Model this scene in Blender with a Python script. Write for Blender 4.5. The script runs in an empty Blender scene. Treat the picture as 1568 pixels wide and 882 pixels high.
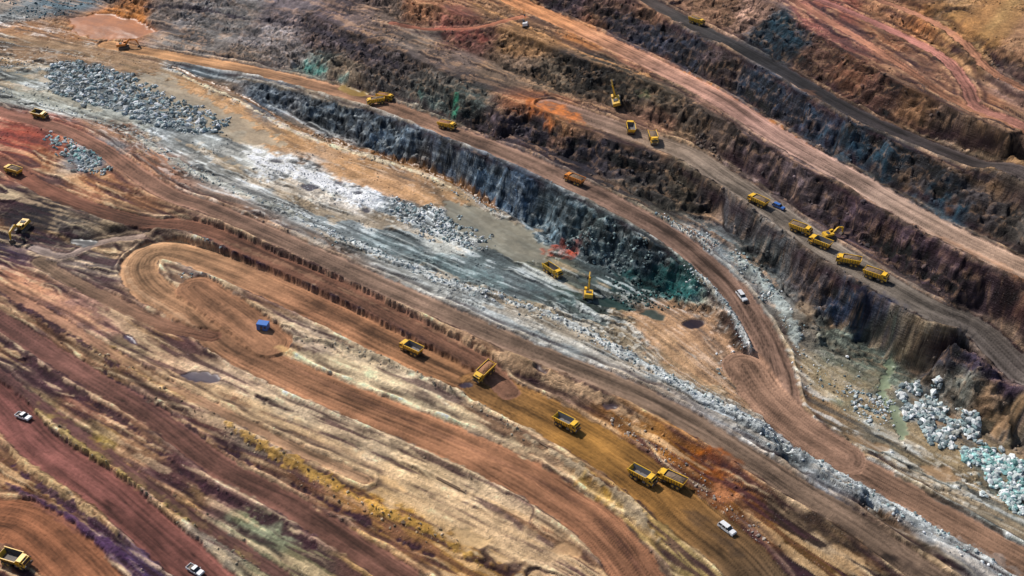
import bpy, bmesh, math, random, time
import numpy as np
from mathutils import Vector, Matrix
from mathutils.geometry import delaunay_2d_cdt
t0=time.time()
random.seed(5); rng=np.random.default_rng(11)
f32=np.float32
# ---------------------------------------------------------------- estimated camera: image pixels (u,v) projected onto level planes
CH=230.0; TH=math.radians(34); FP=1600.0
def unproj(u,v,z):
    x=u-784.0; y=v-441.0
    t=(CH-z)/(FP*math.sin(TH)+y*math.cos(TH))
    return x*t, t*(FP*math.cos(TH)-y*math.sin(TH))
def srgb(h):
    h=h.lstrip('#'); c=np.array([int(h[i:i+2],16)/255 for i in (0,2,4)])
    return np.where(c<=0.04045,c/12.92,((c+0.055)/1.055)**2.4)
# ---------------------------------------------------------------- noise
_p=rng.permutation(256); PERM=np.concatenate([_p,_p]).astype(np.int32)
_a=rng.random(256)*2*np.pi; GX=np.cos(_a).astype(f32); GY=np.sin(_a).astype(f32)
R1=rng.random(256).astype(f32); R2=rng.random(256).astype(f32); R3=rng.random(256).astype(f32)
def perlin(x,y,seed=0):
    x=x+seed*17.31; y=y+seed*9.77
    xf=np.floor(x); yf=np.floor(y)
    xi=xf.astype(np.int32)&255; yi=yf.astype(np.int32)&255
    x=(x-xf).astype(f32); y=(y-yf).astype(f32)
    u=x*x*x*(x*(x*6-15)+10); v=y*y*y*(y*(y*6-15)+10)
    x1=(xi+1)&255; y1=(yi+1)&255
    def g(ix,iy,dx,dy):
        h=PERM[PERM[ix]+iy]; return GX[h]*dx+GY[h]*dy
    a=g(xi,yi,x,y); b=g(x1,yi,x-1,y); c=g(xi,y1,x,y-1); d=g(x1,y1,x-1,y-1)
    return ((a+u*(b-a))*(1-v)+(c+u*(d-c))*v)*1.5
def fbm(x,y,o=3,seed=0,g=0.5):
    r=0;a=1;s=0
    for i in range(o):
        r=r+a*perlin(x,y,seed+i*3); s+=a; a*=g; x=x*2.03; y=y*2.03
    return r/s
def cells(x,y,seed=0):
    """faceted blocks: per-cell random value, tilted facet height, distance to the joint"""
    x=(x+seed*7.7).astype(f32); y=(y+seed*3.3).astype(f32)
    xf=np.floor(x); yf=np.floor(y); xi=xf.astype(np.int32); yi=yf.astype(np.int32); fx=x-xf; fy=y-yf
    d1=np.full(x.shape,9,f32); d2=d1.copy(); H=np.zeros(x.shape,np.int32); DX=np.zeros_like(x); DY=np.zeros_like(x)
    for j in(-1,0,1):
        for i in(-1,0,1):
            h=PERM[PERM[(xi+i)&255]+((yi+j)&255)]
            dx=i+R1[h]-fx; dy=j+R2[h]-fy; d=dx*dx+dy*dy
            m=d<d1; d2=np.where(m,d1,np.minimum(d2,d)); d1=np.where(m,d,d1); H=np.where(m,h,H); DX=np.where(m,dx,DX); DY=np.where(m,dy,DY)
    return R3[H], R3[H]-.5+(GX[H]*DX+GY[H]*DY)*.9, np.sqrt(d2)-np.sqrt(d1)
def sst(a,b,x):
    t=np.clip((x-a)/(b-a),0,1); return t*t*(3-2*t)
# ---------------------------------------------------------------- break lines of the benches  (image pixel, assumed elevation)
BL=[
 [(-200,760,-4),(0,800,-4),(110,882,-4),(180,950,-4)],
 [(-200,640,-3.5),(0,725,-3.5),(110,790,-3.5),(200,850,-3.5),(260,900,-3.5)],
 [(-150,560,-3),(0,625,-3),(70,690,-3),(150,745,-3),(230,815,-3),(330,900,-3)],
 [(-150,520,-2.5),(0,585,-2.5),(100,660,-2.5),(200,735,-2.5),(300,815,-2.5),(400,890,-2.5)],
 [(-150,490,0),(0,555,0),(110,625,0),(230,705,0),(350,780,0),(470,850,0),(530,890,0)],
 [(-150,420,.5),(0,495,.5),(150,590,.5),(290,680,.5),(430,750,.5),(560,830,.5),(650,890,.5)],
 [(-150,380,3),(0,455,3),(130,530,3),(290,610,3.2),(420,690,3),(560,760,3),(700,820,3),(790,870,3),(840,900,3)],
 [(200,440,3.5),(260,490,3),(340,545,3),(440,600,3),(560,650,3),(700,710,3),(800,765,3),(880,830,3),(930,890,3)],
 [(415,545,3.5),(520,600,3.5),(640,655,3.5),(780,720,3.5),(900,785,3.5),(985,890,3.5)],
 [(430,535,5.5),(525,583,5.7),(650,636,5.8),(790,700,5.8),(910,766,5.8),(1010,890,5.5)],
 [(270,425,5),(400,470,6),(520,525,6),(640,575,6),(760,635,6),(880,700,6),(980,780,6),(1070,890,6)],
 [(215,385,4.5),(270,370,5),(380,415,6),(480,455,6),(600,510,6),(700,560,6),(850,620,6),(960,690,6),(1060,770,6),(1170,890,6)],
 [(-100,270,8),(0,300,8),(130,335,8),(290,350,8.3),(390,393,8.5),(490,433,8.6),(610,486,8.6),(710,536,8.6),(860,594,8.6),(1000,662,8.6),(1120,742,8.6),(1270,848,8.6),(1320,888,8.6)],
 [(-100,330,3),(0,375,2),(60,385,3),(110,372,3.5),(180,375,4)],
 [(-100,130,11),(0,185,11),(100,215,11),(250,290,11),(450,370,11),(680,475,11),(950,590,11),(1150,700,11),(1300,790,11),(1430,890,11)],
 [(-100,110,11.5),(0,160,11.5),(130,190,11.5),(270,270,11.5),(460,345,11.5),(690,450,11.5),(960,565,11.5),(1150,655,11.5),(1320,750,11.5),(1568,880,11.5)],
 [(-100,80,8),(0,140,8),(200,200,8),(340,262,8),(500,325,8),(700,415,8),(840,465,8),(960,520,8),(1120,610,8.5),(1250,680,8.5),(1400,760,8.5),(1568,840,8.5)],
 [(-100,20,7),(0,60,7),(200,100,7),(300,150,7),(450,220,7),(620,290,7),(740,350,7),(830,420,6.5),(920,450,5.5),(1000,485,7),(1050,530,7.5),(1150,600,8)],
 [(1250,600,8.5),(1400,690,8.2),(1568,770,8)],
 [(1240,485,15),(1330,518,13.5),(1450,580,12.5),(1568,655,12)],
 [(1240,530,10),(1330,560,10),(1450,630,10),(1568,700,10)],
 [(260,106,7),(330,130,7),(430,172,7),(560,225,7),(680,270,7),(770,320,7),(860,375,7),(930,410,6.5),(1010,450,6.5),(1075,490,7.5),(1120,530,8),(1150,580,8)],
 [(255,90,8),(350,112,10),(450,140,13.5),(560,172,17),(680,215,21),(780,255,23),(870,300,23),(950,340,21.5),(1020,385,18.5),(1080,432,15),(1130,492,11.5),(1160,550,9.5),(1180,620,8.3)],
 [(170,60,8),(255,75,8.2),(350,90,10.2),(450,108,13.7),(560,140,17.3),(680,180,21.3),(780,222,23.3),(870,258,23.3),(950,298,22),(1030,340,19.5),(1100,395,16),(1160,460,12.5),(1200,530,10),(1225,590,8.6),(1260,650,8.4)],
 [(120,-10,10),(230,30,12),(350,55,14.5),(450,78,18.5),(560,108,24.5),(640,125,28),(700,148,30),(760,180,30)],
 [(200,-25,20),(300,-5,22),(400,8,24.5),(480,24,28),(560,58,31),(640,90,33),(720,124,34),(800,160,34),(900,203,34),(1000,236,33),(1060,250,33),(1110,264,32),(1150,320,31),(1220,370,30),(1300,432,30),(1400,478,30),(1568,572,30)],
 [(790,205,25),(850,228,24.5),(900,255,24),(960,290,22.5),(1040,325,20.5),(1100,330,20.5),(1140,365,20),(1190,420,16),(1240,470,15)],
 [(560,5,34),(700,70,35),(800,118,35),(870,140,35),(930,165,35),(1010,190,34),(1060,215,34),(1120,255,33),(1200,300,32),(1300,360,31),(1400,420,31),(1568,520,31)],
 [(560,-30,40),(640,5,41.5),(740,30,43),(850,75,44),(930,105,44),(1000,130,44),(1100,182,44),(1200,245,43.5),(1300,297,43),(1400,354,43),(1500,402,43),(1568,434,43)],
 [(700,-30,44),(800,0,44.5),(900,35,44.5),(1000,78,44.5),(1100,128,44.5),(1200,190,44.5),(1300,250,44),(1400,308,44),(1500,360,44),(1568,395,44)],
 [(870,-40,56),(960,-5,56),(1040,35,56),(1120,85,56),(1200,128,56),(1300,188,56),(1400,232,55.5),(1500,272,55),(1568,300,55)],
 [(950,-40,56.5),(1030,-5,56.5),(1100,40,56.5),(1200,98,56.5),(1300,156,56.5),(1400,203,56),(1500,245,55.5),(1568,268,55.5)],
 [(1130,-30,67),(1200,20,67),(1300,85,67),(1400,140,67),(1500,190,67),(1568,222,67)],
 [(1200,-40,68),(1350,30,68),(1440,75,68),(1500,125,68),(1568,165,68)],
 [(1320,-40,74),(1400,0,75),(1500,55,75),(1568,95,75)],
 [(1480,-40,80),(1568,8,81)],
]
NOEXT_END={(760,180),(1240,470),(1150,580),(180,375),(1150,600)}
pts=[]
def densify(P,step):
    out=[]
    for a,b in zip(P[:-1],P[1:]):
        a=np.array(a,float); b=np.array(b,float); n=max(1,int(np.hypot(*(b-a)[:2])/step))
        for i in range(n): out.append(a+(b-a)*i/n)
    out.append(np.array(P[-1],float)); return out
for L in BL:
    W=[(*unproj(u,v,z),z) for u,v,z in L]
    a=np.array(W[0]);b=np.array(W[1]); d=(a-b)[:2]; d/=np.hypot(*d)
    if L[0][0]<0 or L[0][1]<0: W.insert(0,(a[0]+d[0]*90,a[1]+d[1]*90,a[2]))
    a=np.array(W[-1]);b=np.array(W[-2]); d=(a-b)[:2]; d/=np.hypot(*d)
    if (L[-1][0],L[-1][1]) not in NOEXT_END: W.append((a[0]+d[0]*90,a[1]+d[1]*90,a[2]))
    pts+=densify(W,1.1)
for x,y,z in [(-900,1100,25),(0,1200,70),(900,1100,110),(900,500,110),(700,0,12),(0,-100,-5),(-900,0,-6),(-900,500,8)]:
    pts.append(np.array([x,y,z],float))
pts=np.array(pts)
_,uq=np.unique(np.round(pts[:,:2],1),axis=0,return_index=True); pts=pts[uq]
CX0,CX1,CY0,CY1=-430.0,400.0,110.0,790.0
cx=np.arange(CX0,CX1+.5,1.0); cy=np.arange(CY0,CY1+.5,1.0)
def tin(P,vals):
    vs,es,fs,ov,_,_=delaunay_2d_cdt([Vector((p[0],p[1])) for p in P],[],[],0,1e-4)
    val=np.array([vals[o[0]] if len(o) else 0 for o in ov]); V=np.array([(p.x,p.y) for p in vs])
    out=np.full((len(cy),len(cx)),np.nan)
    for f in fs:
        A,B,C=V[f[0]],V[f[1]],V[f[2]]
        i0=max(0,int(math.ceil(min(A[0],B[0],C[0])-CX0))); i1=min(len(cx)-1,int(max(A[0],B[0],C[0])-CX0))
        j0=max(0,int(math.ceil(min(A[1],B[1],C[1])-CY0))); j1=min(len(cy)-1,int(max(A[1],B[1],C[1])-CY0))
        if i1<i0 or j1<j0: continue
        X=cx[i0:i1+1][None,:]; Y=cy[j0:j1+1][:,None]
        den=(B[1]-C[1])*(A[0]-C[0])+(C[0]-B[0])*(A[1]-C[1])
        if abs(den)<1e-9: continue
        w0=((B[1]-C[1])*(X-C[0])+(C[0]-B[0])*(Y-C[1]))/den
        w1=((C[1]-A[1])*(X-C[0])+(A[0]-C[0])*(Y-C[1]))/den
        w2=1-w0-w1; m=(w0>-1e-6)&(w1>-1e-6)&(w2>-1e-6)
        z=w0*val[f[0]]+w1*val[f[1]]+w2*val[f[2]]
        sub=out[j0:j1+1,i0:i1+1]; sub[m]=z[m]
    if np.isnan(out).any(): out[np.isnan(out)]=np.nanmean(out)
    return out
def blur(a,n):
    for _ in range(n):
        b=np.pad(a,1,mode='edge'); a=(b[1:-1,:-2]+2*b[1:-1,1:-1]+b[1:-1,2:])/4
        b=np.pad(a,1,mode='edge'); a=(b[:-2,1:-1]+2*b[1:-1,1:-1]+b[2:,1:-1])/4
    return a
ZC=blur(tin(pts,pts[:,2]),1)
print('tin',len(pts),time.time()-t0)
def samp(A,x,y):
    fx=np.clip(x-CX0,0,len(cx)-1.001); fy=np.clip(y-CY0,0,len(cy)-1.001)
    i=fx.astype(int); j=fy.astype(int); a=fx-i; b=fy-j
    if A.ndim==3: a=a[...,None]; b=b[...,None]
    return (A[j,i]*(1-a)+A[j,i+1]*a)*(1-b)+(A[j+1,i]*(1-a)+A[j+1,i+1]*a)*b
ZS=np.arange(95,-15,-0.4)
def ground_at(u,v):
    """world (x,y) where the view ray of image pixel (u,v) meets the terrain"""
    x=u-784.0; y=v-441.0
    t=(CH-ZS)/(FP*math.sin(TH)+y*math.cos(TH))
    X=x*t; Y=t*(FP*math.cos(TH)-y*math.sin(TH))
    h=samp(ZC,X,Y)-ZS; k=int(np.argmax(h>=0)) if (h>=0).any() else len(ZS)-1
    if k==0: return float(X[0]),float(Y[0])
    a=h[k-1]/(h[k-1]-h[k]) if h[k-1]!=h[k] else 0
    a=min(max(a,0),1)
    return float(X[k-1]+(X[k]-X[k-1])*a), float(Y[k-1]+(Y[k]-Y[k-1])*a)
# ---------------------------------------------------------------- strata coordinate
TL=[
 [(0,860),(40,900)],
 [(0,710),(130,790),(250,885)],
 [(0,590),(200,700),(400,800),(560,885)],
 [(0,470),(150,555),(300,615),(500,700),(700,800),(860,885)],
 [(0,385),(200,440),(350,530),(470,590),(620,650),(780,720),(900,790),(1000,885)],
 [(0,290),(200,345),(330,380),(480,450),(700,550),(900,640),(1100,770),(1250,885)],
 [(0,165),(120,200),(250,290),(400,350),(640,450),(860,540),(1050,620),(1250,730),(1450,840),(1530,885)],
 [(0,125),(200,180),(330,240),(480,310),(640,380),(800,440),(960,510),(1100,610),(1300,710),(1568,850)],
 [(0,60),(200,95),(380,140),(560,225),(700,280),(820,370),(960,430),(1080,500),(1200,620),(1400,720),(1568,800)],
 [(0,5),(250,80),(450,118),(560,152),(700,200),(870,275),(1020,350),(1100,405),(1230,500),(1400,585),(1568,690)],
 [(200,2),(480,60),(700,150),(1000,240),(1250,370),(1568,560)],
 [(560,2),(700,50),(850,110),(1000,170),(1200,290),(1400,400),(1568,500)],
 [(780,2),(900,50),(1000,100),(1100,150),(1200,215),(1300,272),(1400,330),(1568,415)],
 [(980,2),(1070,45),(1200,112),(1300,172),(1400,217),(1568,280)],
 [(1200,2),(1300,70),(1400,120),(1568,210)],
 [(1400,2),(1500,60),(1568,95)]]
tp=[];tv=[]
for k,L in enumerate(TL):
    W=[ground_at(u,v) for u,v in L]
    a=np.array(W[0]);b=np.array(W[1]); d=(a-b)/np.hypot(*(a-b)); W.insert(0,tuple(a+d*120))
    a=np.array(W[-1]);b=np.array(W[-2]); d=(a-b)/np.hypot(*(a-b)); W.append(tuple(a+d*120))
    for p in densify(W,5): tp.append(p); tv.append(k*22.0)
for x,y,z in [(-900,1100,230),(0,1200,330),(900,1100,400),(900,500,330),(700,0,150),(0,-100,0),(-900,0,-60),(-900,500,60)]:
    tp.append(np.array([x,y])); tv.append(z)
TC=blur(tin(np.array(tp),np.array(tv)),16)
CA,SA=0.77,-0.64
def along(x,y): return x*CA+y*SA
# ---------------------------------------------------------------- rock / soil colours judged by eye  (image pixel, hex)
CS="""0,10,8a8076 40,15,7a7f80 90,5,5f7078 60,45,a07858 150,45,a5714a 200,30,b0713c 20,80,8c725a 120,80,96785c 200,95,907860 250,20,7a6f68 300,15,8f8a88 340,40,85807c
300,60,7d7670 400,60,8d8684 450,85,7c7470 380,80,746a62 500,60,5a4f50 480,100,768078 530,110,8a7a68 560,90,4c4346 600,90,5c5250 600,130,55504c 650,145,5a5a54 700,160,4c5450
640,60,7d6e62 700,90,6b5c54 600,20,6e5e54 550,20,6d5d58 520,20,5a4e50 450,10,6e6466 640,5,95694e 700,35,8a5a4c 760,20,7f6048 800,60,8c6a4a 850,30,6a5040 720,60,7a5248
780,110,6f5e50 830,160,a06a4c 870,185,9a7050 860,120,5e5346 900,110,3f3a34 960,130,4d463c 1000,150,544a3e 920,180,7d6250 1000,190,806050 1040,215,a08468 760,190,4a4045
820,200,3e3840 900,230,33303a 960,250,453f42 980,290,4a4540 1060,290,544c40 1000,320,5f5a50 1090,300,3a3535
850,5,4a3f48 950,40,3d3a44 1000,60,353a48 1060,85,2f3440 1100,110,4a3f3e 1150,140,2e3b4a 1250,190,2b3c4c 1300,225,2c3d4a 1250,200,3a3a48 1350,255,2e3f4a 1400,285,4a4444
1450,310,28404e 1500,320,4a4444 1550,350,4a4540 1180,60,24323c 1200,60,263a46 1250,90,5a4238 1200,45,1f3a45 1300,110,6a4838 1350,150,503830 1400,170,7a5a42 1450,190,5a4a42
1500,225,5a4a3c 1550,240,8a6a48 1000,20,7a5a48 950,0,6a5048 1100,10,8a6a55 1150,15,a08070 1250,30,8a5a50 1300,60,80544c 1350,60,9a6a50 1400,100,7a5848 1450,130,8a6450
1500,160,8a6048 1550,190,6f5848 1280,10,9a5f50 1350,20,a07458 1420,30,a06c48 1480,60,96704c 1540,30,9c7450 1540,80,8a6850 1530,110,8a7068 1500,100,8c6a4c 1450,5,9c7c54 1560,5,987c54
800,5,b07a50 900,50,b0764a 1000,95,a07058 1100,150,a07a68 1200,215,9a7a6a 1300,270,94786c 1400,330,8f7568 1500,380,88705f 1560,410,b87a50
1060,190,4a4038 1100,210,5a4c44 1150,240,55484a 1250,290,5a4e50 1300,330,4e4048 1400,385,4a3c44 1500,440,4a3c40 1560,480,503f3c
1160,310,7a6a60 1250,370,766a62 1350,420,6a5f58 1450,480,5f5550 1560,550,5a5250 1130,330,5a5a5c 1180,370,565a5c 1250,420,4a4446 1300,460,2f3a48 1350,470,2a3648 1400,500,3a3f48
1450,540,34343e 1500,560,4a4050 1550,600,4a3c48 1480,600,6f7068 1550,640,6a6258
300,115,5c666c 400,150,56606a 500,185,4c5862 600,215,566470 700,240,4c5a6a 750,280,5a6e80 800,270,465668 850,330,56666e 900,350,5f6c6c 950,370,465458 930,390,505c5e
1000,390,2c3a40 980,430,1f4444 1040,430,2c5c5a 900,470,38443c 950,480,444844
280,125,a88562 350,165,a5835f 450,215,a98660 550,258,a88664 620,275,a5856a 680,300,9a8268 720,340,7d7a6c 770,370,74766c 820,400,6a6a5c
400,240,c5c4bc 450,260,d2d0ca 500,290,c8c8c4 550,310,b8bdc0 300,210,8a8c88 350,250,7f7e78 250,190,9aa0a0 450,310,7c7c78 520,335,7a8080 600,330,6a7072 650,340,9aa0a0
700,370,a8a8a0 600,370,6c7474 700,410,6c7676 800,440,6c7474 750,400,667070 850,470,5f6864 900,500,7f8a88 950,520,6f6f66 1000,500,9a7c62 1050,480,a58468 1100,520,a08068
1100,570,947a62 1150,600,90765f 1050,560,8a7058 1130,460,8a8a84 1100,380,8a9090 1060,370,8a8c8a 1150,400,6f7470 1180,440,7a7a76 1230,500,80786c 1280,520,6f7468 1300,600,7a7a66
1350,560,6f7a6c 1400,560,8a7a62 1350,620,6a7068 1450,640,9a8068 1500,620,8a7058 1420,700,8a7a60 1500,720,8a785c 1560,700,85705a 1540,660,6a6058 1300,680,7d6a54 1250,620,8a7258
1450,750,7f8078 1500,800,6f7a78 1350,700,6f7068 1400,740,80745f 1150,650,8a9094 1200,690,8f9698 1300,750,8a9094 1400,800,858a8c 1500,860,80807f
30,120,7f8078 60,150,8d8d84 150,165,9a9c96 40,210,944e40 80,230,a05e48 130,240,7f8a90 60,250,8a5a48 150,280,96684e 200,290,7f5a48 220,250,9a7058 180,200,8a6a55
10,310,4a3a3c 40,330,2f2a30 60,360,3a3438 20,390,3a3040 80,390,7a6a60 120,350,6a6058 150,400,7d7068 110,420,75655c 170,360,706050 200,370,8a7460
2,420,a0705a 40,440,a87a62 100,460,a88070 150,500,9c7868 80,480,7a5a54 20,400,6a4a50 200,480,7a5a48 270,490,6b4a3a 320,500,7d5c46
2,470,6a4c48 50,510,6f4e44 120,560,6a4a40 180,540,8f7860 200,580,8a7458 250,590,c09a78 30,550,6e5650 80,590,644648 60,620,87704c 120,620,845c4c 150,680,8c7440
120,660,847050 200,640,8c6650 200,690,a07a5c 280,660,724c44 300,700,644244 350,760,805e58 380,800,7a785c 330,820,8a7f70 420,830,86866a 450,860,847a5c 280,770,947450
250,740,684644 400,740,a8907a 450,760,644448 500,820,684a48 560,860,8c6c44 600,860,805e44
2,660,b08c70 20,680,7a5048 60,720,8a7058 100,750,a88458 150,780,967858 180,830,54405a 230,870,503c5c 10,800,5f4650 40,760,8a5840 60,830,8a5a40 130,850,8f5f44 100,790,644258
230,570,b8967a 300,590,ac947e 350,620,b4987e 420,640,b09c82 500,680,b0987c 560,700,b49e82 620,730,b49a78 700,770,b69e80 800,820,ac9276 860,850,ac9074 480,730,a8885c
560,760,a07a42 640,800,a47e44 720,840,9c784c 400,690,8f7c6c 470,545,a89480 540,560,b5a288 620,600,c8b498 700,640,cdb89c 780,690,c0ac90 850,740,b09880 920,760,a88850
980,810,988050 1050,870,8c7850 285,430,a89a88 350,335,8a6c58 450,390,8f735c 560,440,8a6e5a 680,500,86705e 800,560,7f6854 900,600,8a705c 950,640,8a6038 1000,670,966a3c
1050,700,805024 1100,740,78461e 1130,720,8a5c3c 1160,790,663c20 1200,800,3a2a22 1300,840,3a2e28 1250,860,2c2420 1400,860,6a5a48 1350,800,6f5a48 1180,720,5f5044 1060,740,663c20
640,430,9a9a94 760,470,a0a3a0 860,510,8f9492 960,540,8a8c8a"""
sx=[];sy=[];sc=[]
for tok in CS.split():
    u,v,h=tok.split(','); x,y=ground_at(float(u),float(v)); sx.append(x);sy.append(y);sc.append(srgb(h))
sx=np.array(sx);sy=np.array(sy);sc=np.array(sc)
sT=samp(TC,sx,sy)*0.8; sA=along(sx,sy)/2.8
CXX,CYY=np.meshgrid(cx[::2],cy[::2]); gT=samp(TC,CXX,CYY)*0.8; gA=along(CXX,CYY)/2.8
num=np.zeros(gT.shape+(3,));den=np.zeros(gT.shape)
for k in range(len(sx)):
    w=1.0/((gT-sT[k])**2+(gA-sA[k])**2+1.0)**3
    num+=w[...,None]*sc[k]; den+=w
COLC=num/den[...,None]
def samp2(A,x,y): 
    fx=np.clip((x-CX0)/2,0,A.shape[1]-1.001); fy=np.clip((y-CY0)/2,0,A.shape[0]-1.001)
    i=fx.astype(int); j=fy.astype(int); a=(fx-i)[...,None]; b=(fy-j)[...,None]
    return (A[j,i]*(1-a)+A[j,i+1]*a)*(1-b)+(A[j+1,i]*(1-a)+A[j+1,i+1]*a)*b
print('col',time.time()-t0)
# ---------------------------------------------------------------- fine grid
xs=np.concatenate([[-4000,-2500,-1500,-900,-600,-480,-420,-390,-375],np.arange(-365,295,0.40),[300,310,330,370,450,600,900,1500,2500,4000]])
yy=[160.0]
while yy[-1]<700: yy.append(yy[-1]+0.30+0.42*(yy[-1]-160)/540)
ys=np.concatenate([[-3000,-1000,-300,0,100,130,145,153],yy,[704,712,725,750,800,900,1200,2000,3500,6000]])
NX,NY=len(xs),len(ys); print('grid',NX,NY)
X,Y=np.meshgrid(xs,ys); X=X.astype(f32);Y=Y.astype(f32)
T=samp(TC,X,Y).astype(f32); A=along(X,Y).astype(f32); Q=(X*.64+Y*.77).astype(f32)
lowT=1-sst(115,140,T); midT=sst(125,145,T)*(1-sst(185,200,T)); hiT=sst(190,205,T)
w1=fbm(X/14,Y/14,3,1); w2=fbm(X/14,Y/14,3,21); w3=fbm(X/4,Y/4,2,31)
c1,h1,e1=cells(A/5.6+.6*w1,Q/2.6+.6*w2,1); c2,h2,e2=cells(A/2.2+.3*w3,Q/1.25,2)
kw=1-.85*lowT
Zb=samp(ZC,X+(2.2+2.4*kw)*w1+.9*kw*(c1-.5),Y+(2.2+2.4*kw)*w2-.9*kw*(c1-.5)).astype(f32)
gy,gx=np.gradient(ZC); SLC=blur(np.hypot(gx,gy),1)
SL=samp(SLC,X+4.6*w1,Y+4.6*w2).astype(f32)
rock=sst(0.24,0.5,SL)*(1-.8*lowT)
print('base',time.time()-t0)
b1=fbm(T/5.5,A/75,3,41,0.55); b2=fbm(T/2.2,A/36,3,47,0.55); b3=fbm(T/11,A/110,2,53)
iso=fbm(X/8,Y/8,4,61,0.5); fine=fbm(X/1.7,Y/1.7,2,67)
rg=np.abs(fbm(X/10,Y/10,3,71,0.5)); ridg=1-rg*2.4
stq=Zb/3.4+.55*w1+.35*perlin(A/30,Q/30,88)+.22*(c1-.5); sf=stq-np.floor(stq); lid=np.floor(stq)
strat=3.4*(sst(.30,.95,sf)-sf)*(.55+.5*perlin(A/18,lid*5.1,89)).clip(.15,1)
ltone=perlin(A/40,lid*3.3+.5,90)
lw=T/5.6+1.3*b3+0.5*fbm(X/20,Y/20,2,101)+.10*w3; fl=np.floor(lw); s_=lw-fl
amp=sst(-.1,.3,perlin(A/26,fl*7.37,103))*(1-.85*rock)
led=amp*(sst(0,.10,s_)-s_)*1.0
blk=sst(-.1,.25,perlin(X/28,Y/28,55))*(1-.75*lowT)
dZ=rock*(1.4*(ridg-0.6)+.9*h1+0.45*h2+.9*strat)+(1-rock)*(0.4*b1+0.2*b2+0.35*iso+0.05*fine+led+blk*(.5*h1+.25*h2)+.08*h2)
Z=Zb+dZ
stw=b1*7+b2*3
COL=samp2(COLC,X+2.5*w1+3.0*(c1-.5)*(rock+.5*blk)+1.0*w3+0.64*stw*0.6,Y+2.5*w2+0.77*stw*0.6).astype(f32)
def mixc(C,m,h):
    c=srgb(h).astype(f32) if isinstance(h,str) else h; m=np.clip(m,0,1)[...,None]; return C*(1-m)+c*m
flat=1-rock
COL=COL*(1-.08*lowT+flat*(0.6*b1+0.45*b2))[...,None].clip(0.3,1.8)
COL=mixc(COL,flat*lowT*0.42*sst(0.10,0.19,b2+0.2*iso),'d0b490')
COL=mixc(COL,flat*lowT*0.70*sst(0.06,0.15,-b2+0.3*b3),'482c34')  # purple-brown strata bands, deepened in colour to stand in for shadows
COL=mixc(COL,flat*lowT*0.28*sst(0.15,0.26,b3+0.4*b2),'9c7038')
COL=mixc(COL,flat*midT*0.42*sst(0.15,0.25,b2+0.4*iso),'ccd0ce')
COL=mixc(COL,flat*midT*0.50*sst(0.12,0.22,-b2+0.2*iso),'42484a')
COL=mixc(COL,flat*midT*0.55*sst(0.10,0.21,b3+.5*b1+.3*iso),'a08868')
COL=mixc(COL,flat*hiT*0.40*sst(0.15,0.25,b2+0.5*iso),'b08a68')
COL=mixc(COL,flat*hiT*0.45*sst(0.12,0.22,-b1+0.3*iso),'322c32')
COL=COL*(1+0.45*iso+0.22*fine+(.16+.35*blk)*(c2-.5)+.3*blk*(c1-.5))[...,None].clip(0.45,1.8)
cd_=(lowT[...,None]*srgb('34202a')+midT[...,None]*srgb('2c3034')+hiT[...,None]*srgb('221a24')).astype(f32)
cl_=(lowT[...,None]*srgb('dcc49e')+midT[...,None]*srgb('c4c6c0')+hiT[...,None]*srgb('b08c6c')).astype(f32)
COL=mixc(COL,.80*amp*(1-sst(.05,.11,s_)),cd_)  # undercut shade painted on ledge risers; pale rim follows
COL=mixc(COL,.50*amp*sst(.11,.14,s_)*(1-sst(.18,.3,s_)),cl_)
cliffc=(.85+.6*(c1-.5)+0.5*(c2-.5)+.7*ltone+.5*iso)[...,None].clip(.3,2.0)
COL=COL*(1-rock[...,None])+COL*cliffc*rock[...,None]
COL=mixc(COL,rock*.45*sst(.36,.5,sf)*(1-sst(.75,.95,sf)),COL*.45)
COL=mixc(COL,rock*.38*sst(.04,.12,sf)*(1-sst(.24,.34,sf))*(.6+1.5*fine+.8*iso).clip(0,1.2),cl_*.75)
COL=mixc(COL,rock*.5*(1-sst(.03,.14,e1)),cd_*.55)
COL=mixc(COL,rock*.3*(1-sst(.04,.2,e2)),cd_*.6)
COL=mixc(COL,rock*.32*(c2>.86)*sst(.1,.25,e2),cl_*.6)
COL=mixc(COL,(1-rock)*blk*.4*(1-sst(.03,.15,e2)),cd_)
COL=mixc(COL,(1-rock)*blk*.4*(c2>.8)*sst(.08,.2,e2),cl_)
WET=np.zeros_like(Z); ROAD=np.zeros_like(Z)
print('noise',time.time()-t0)
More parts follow.
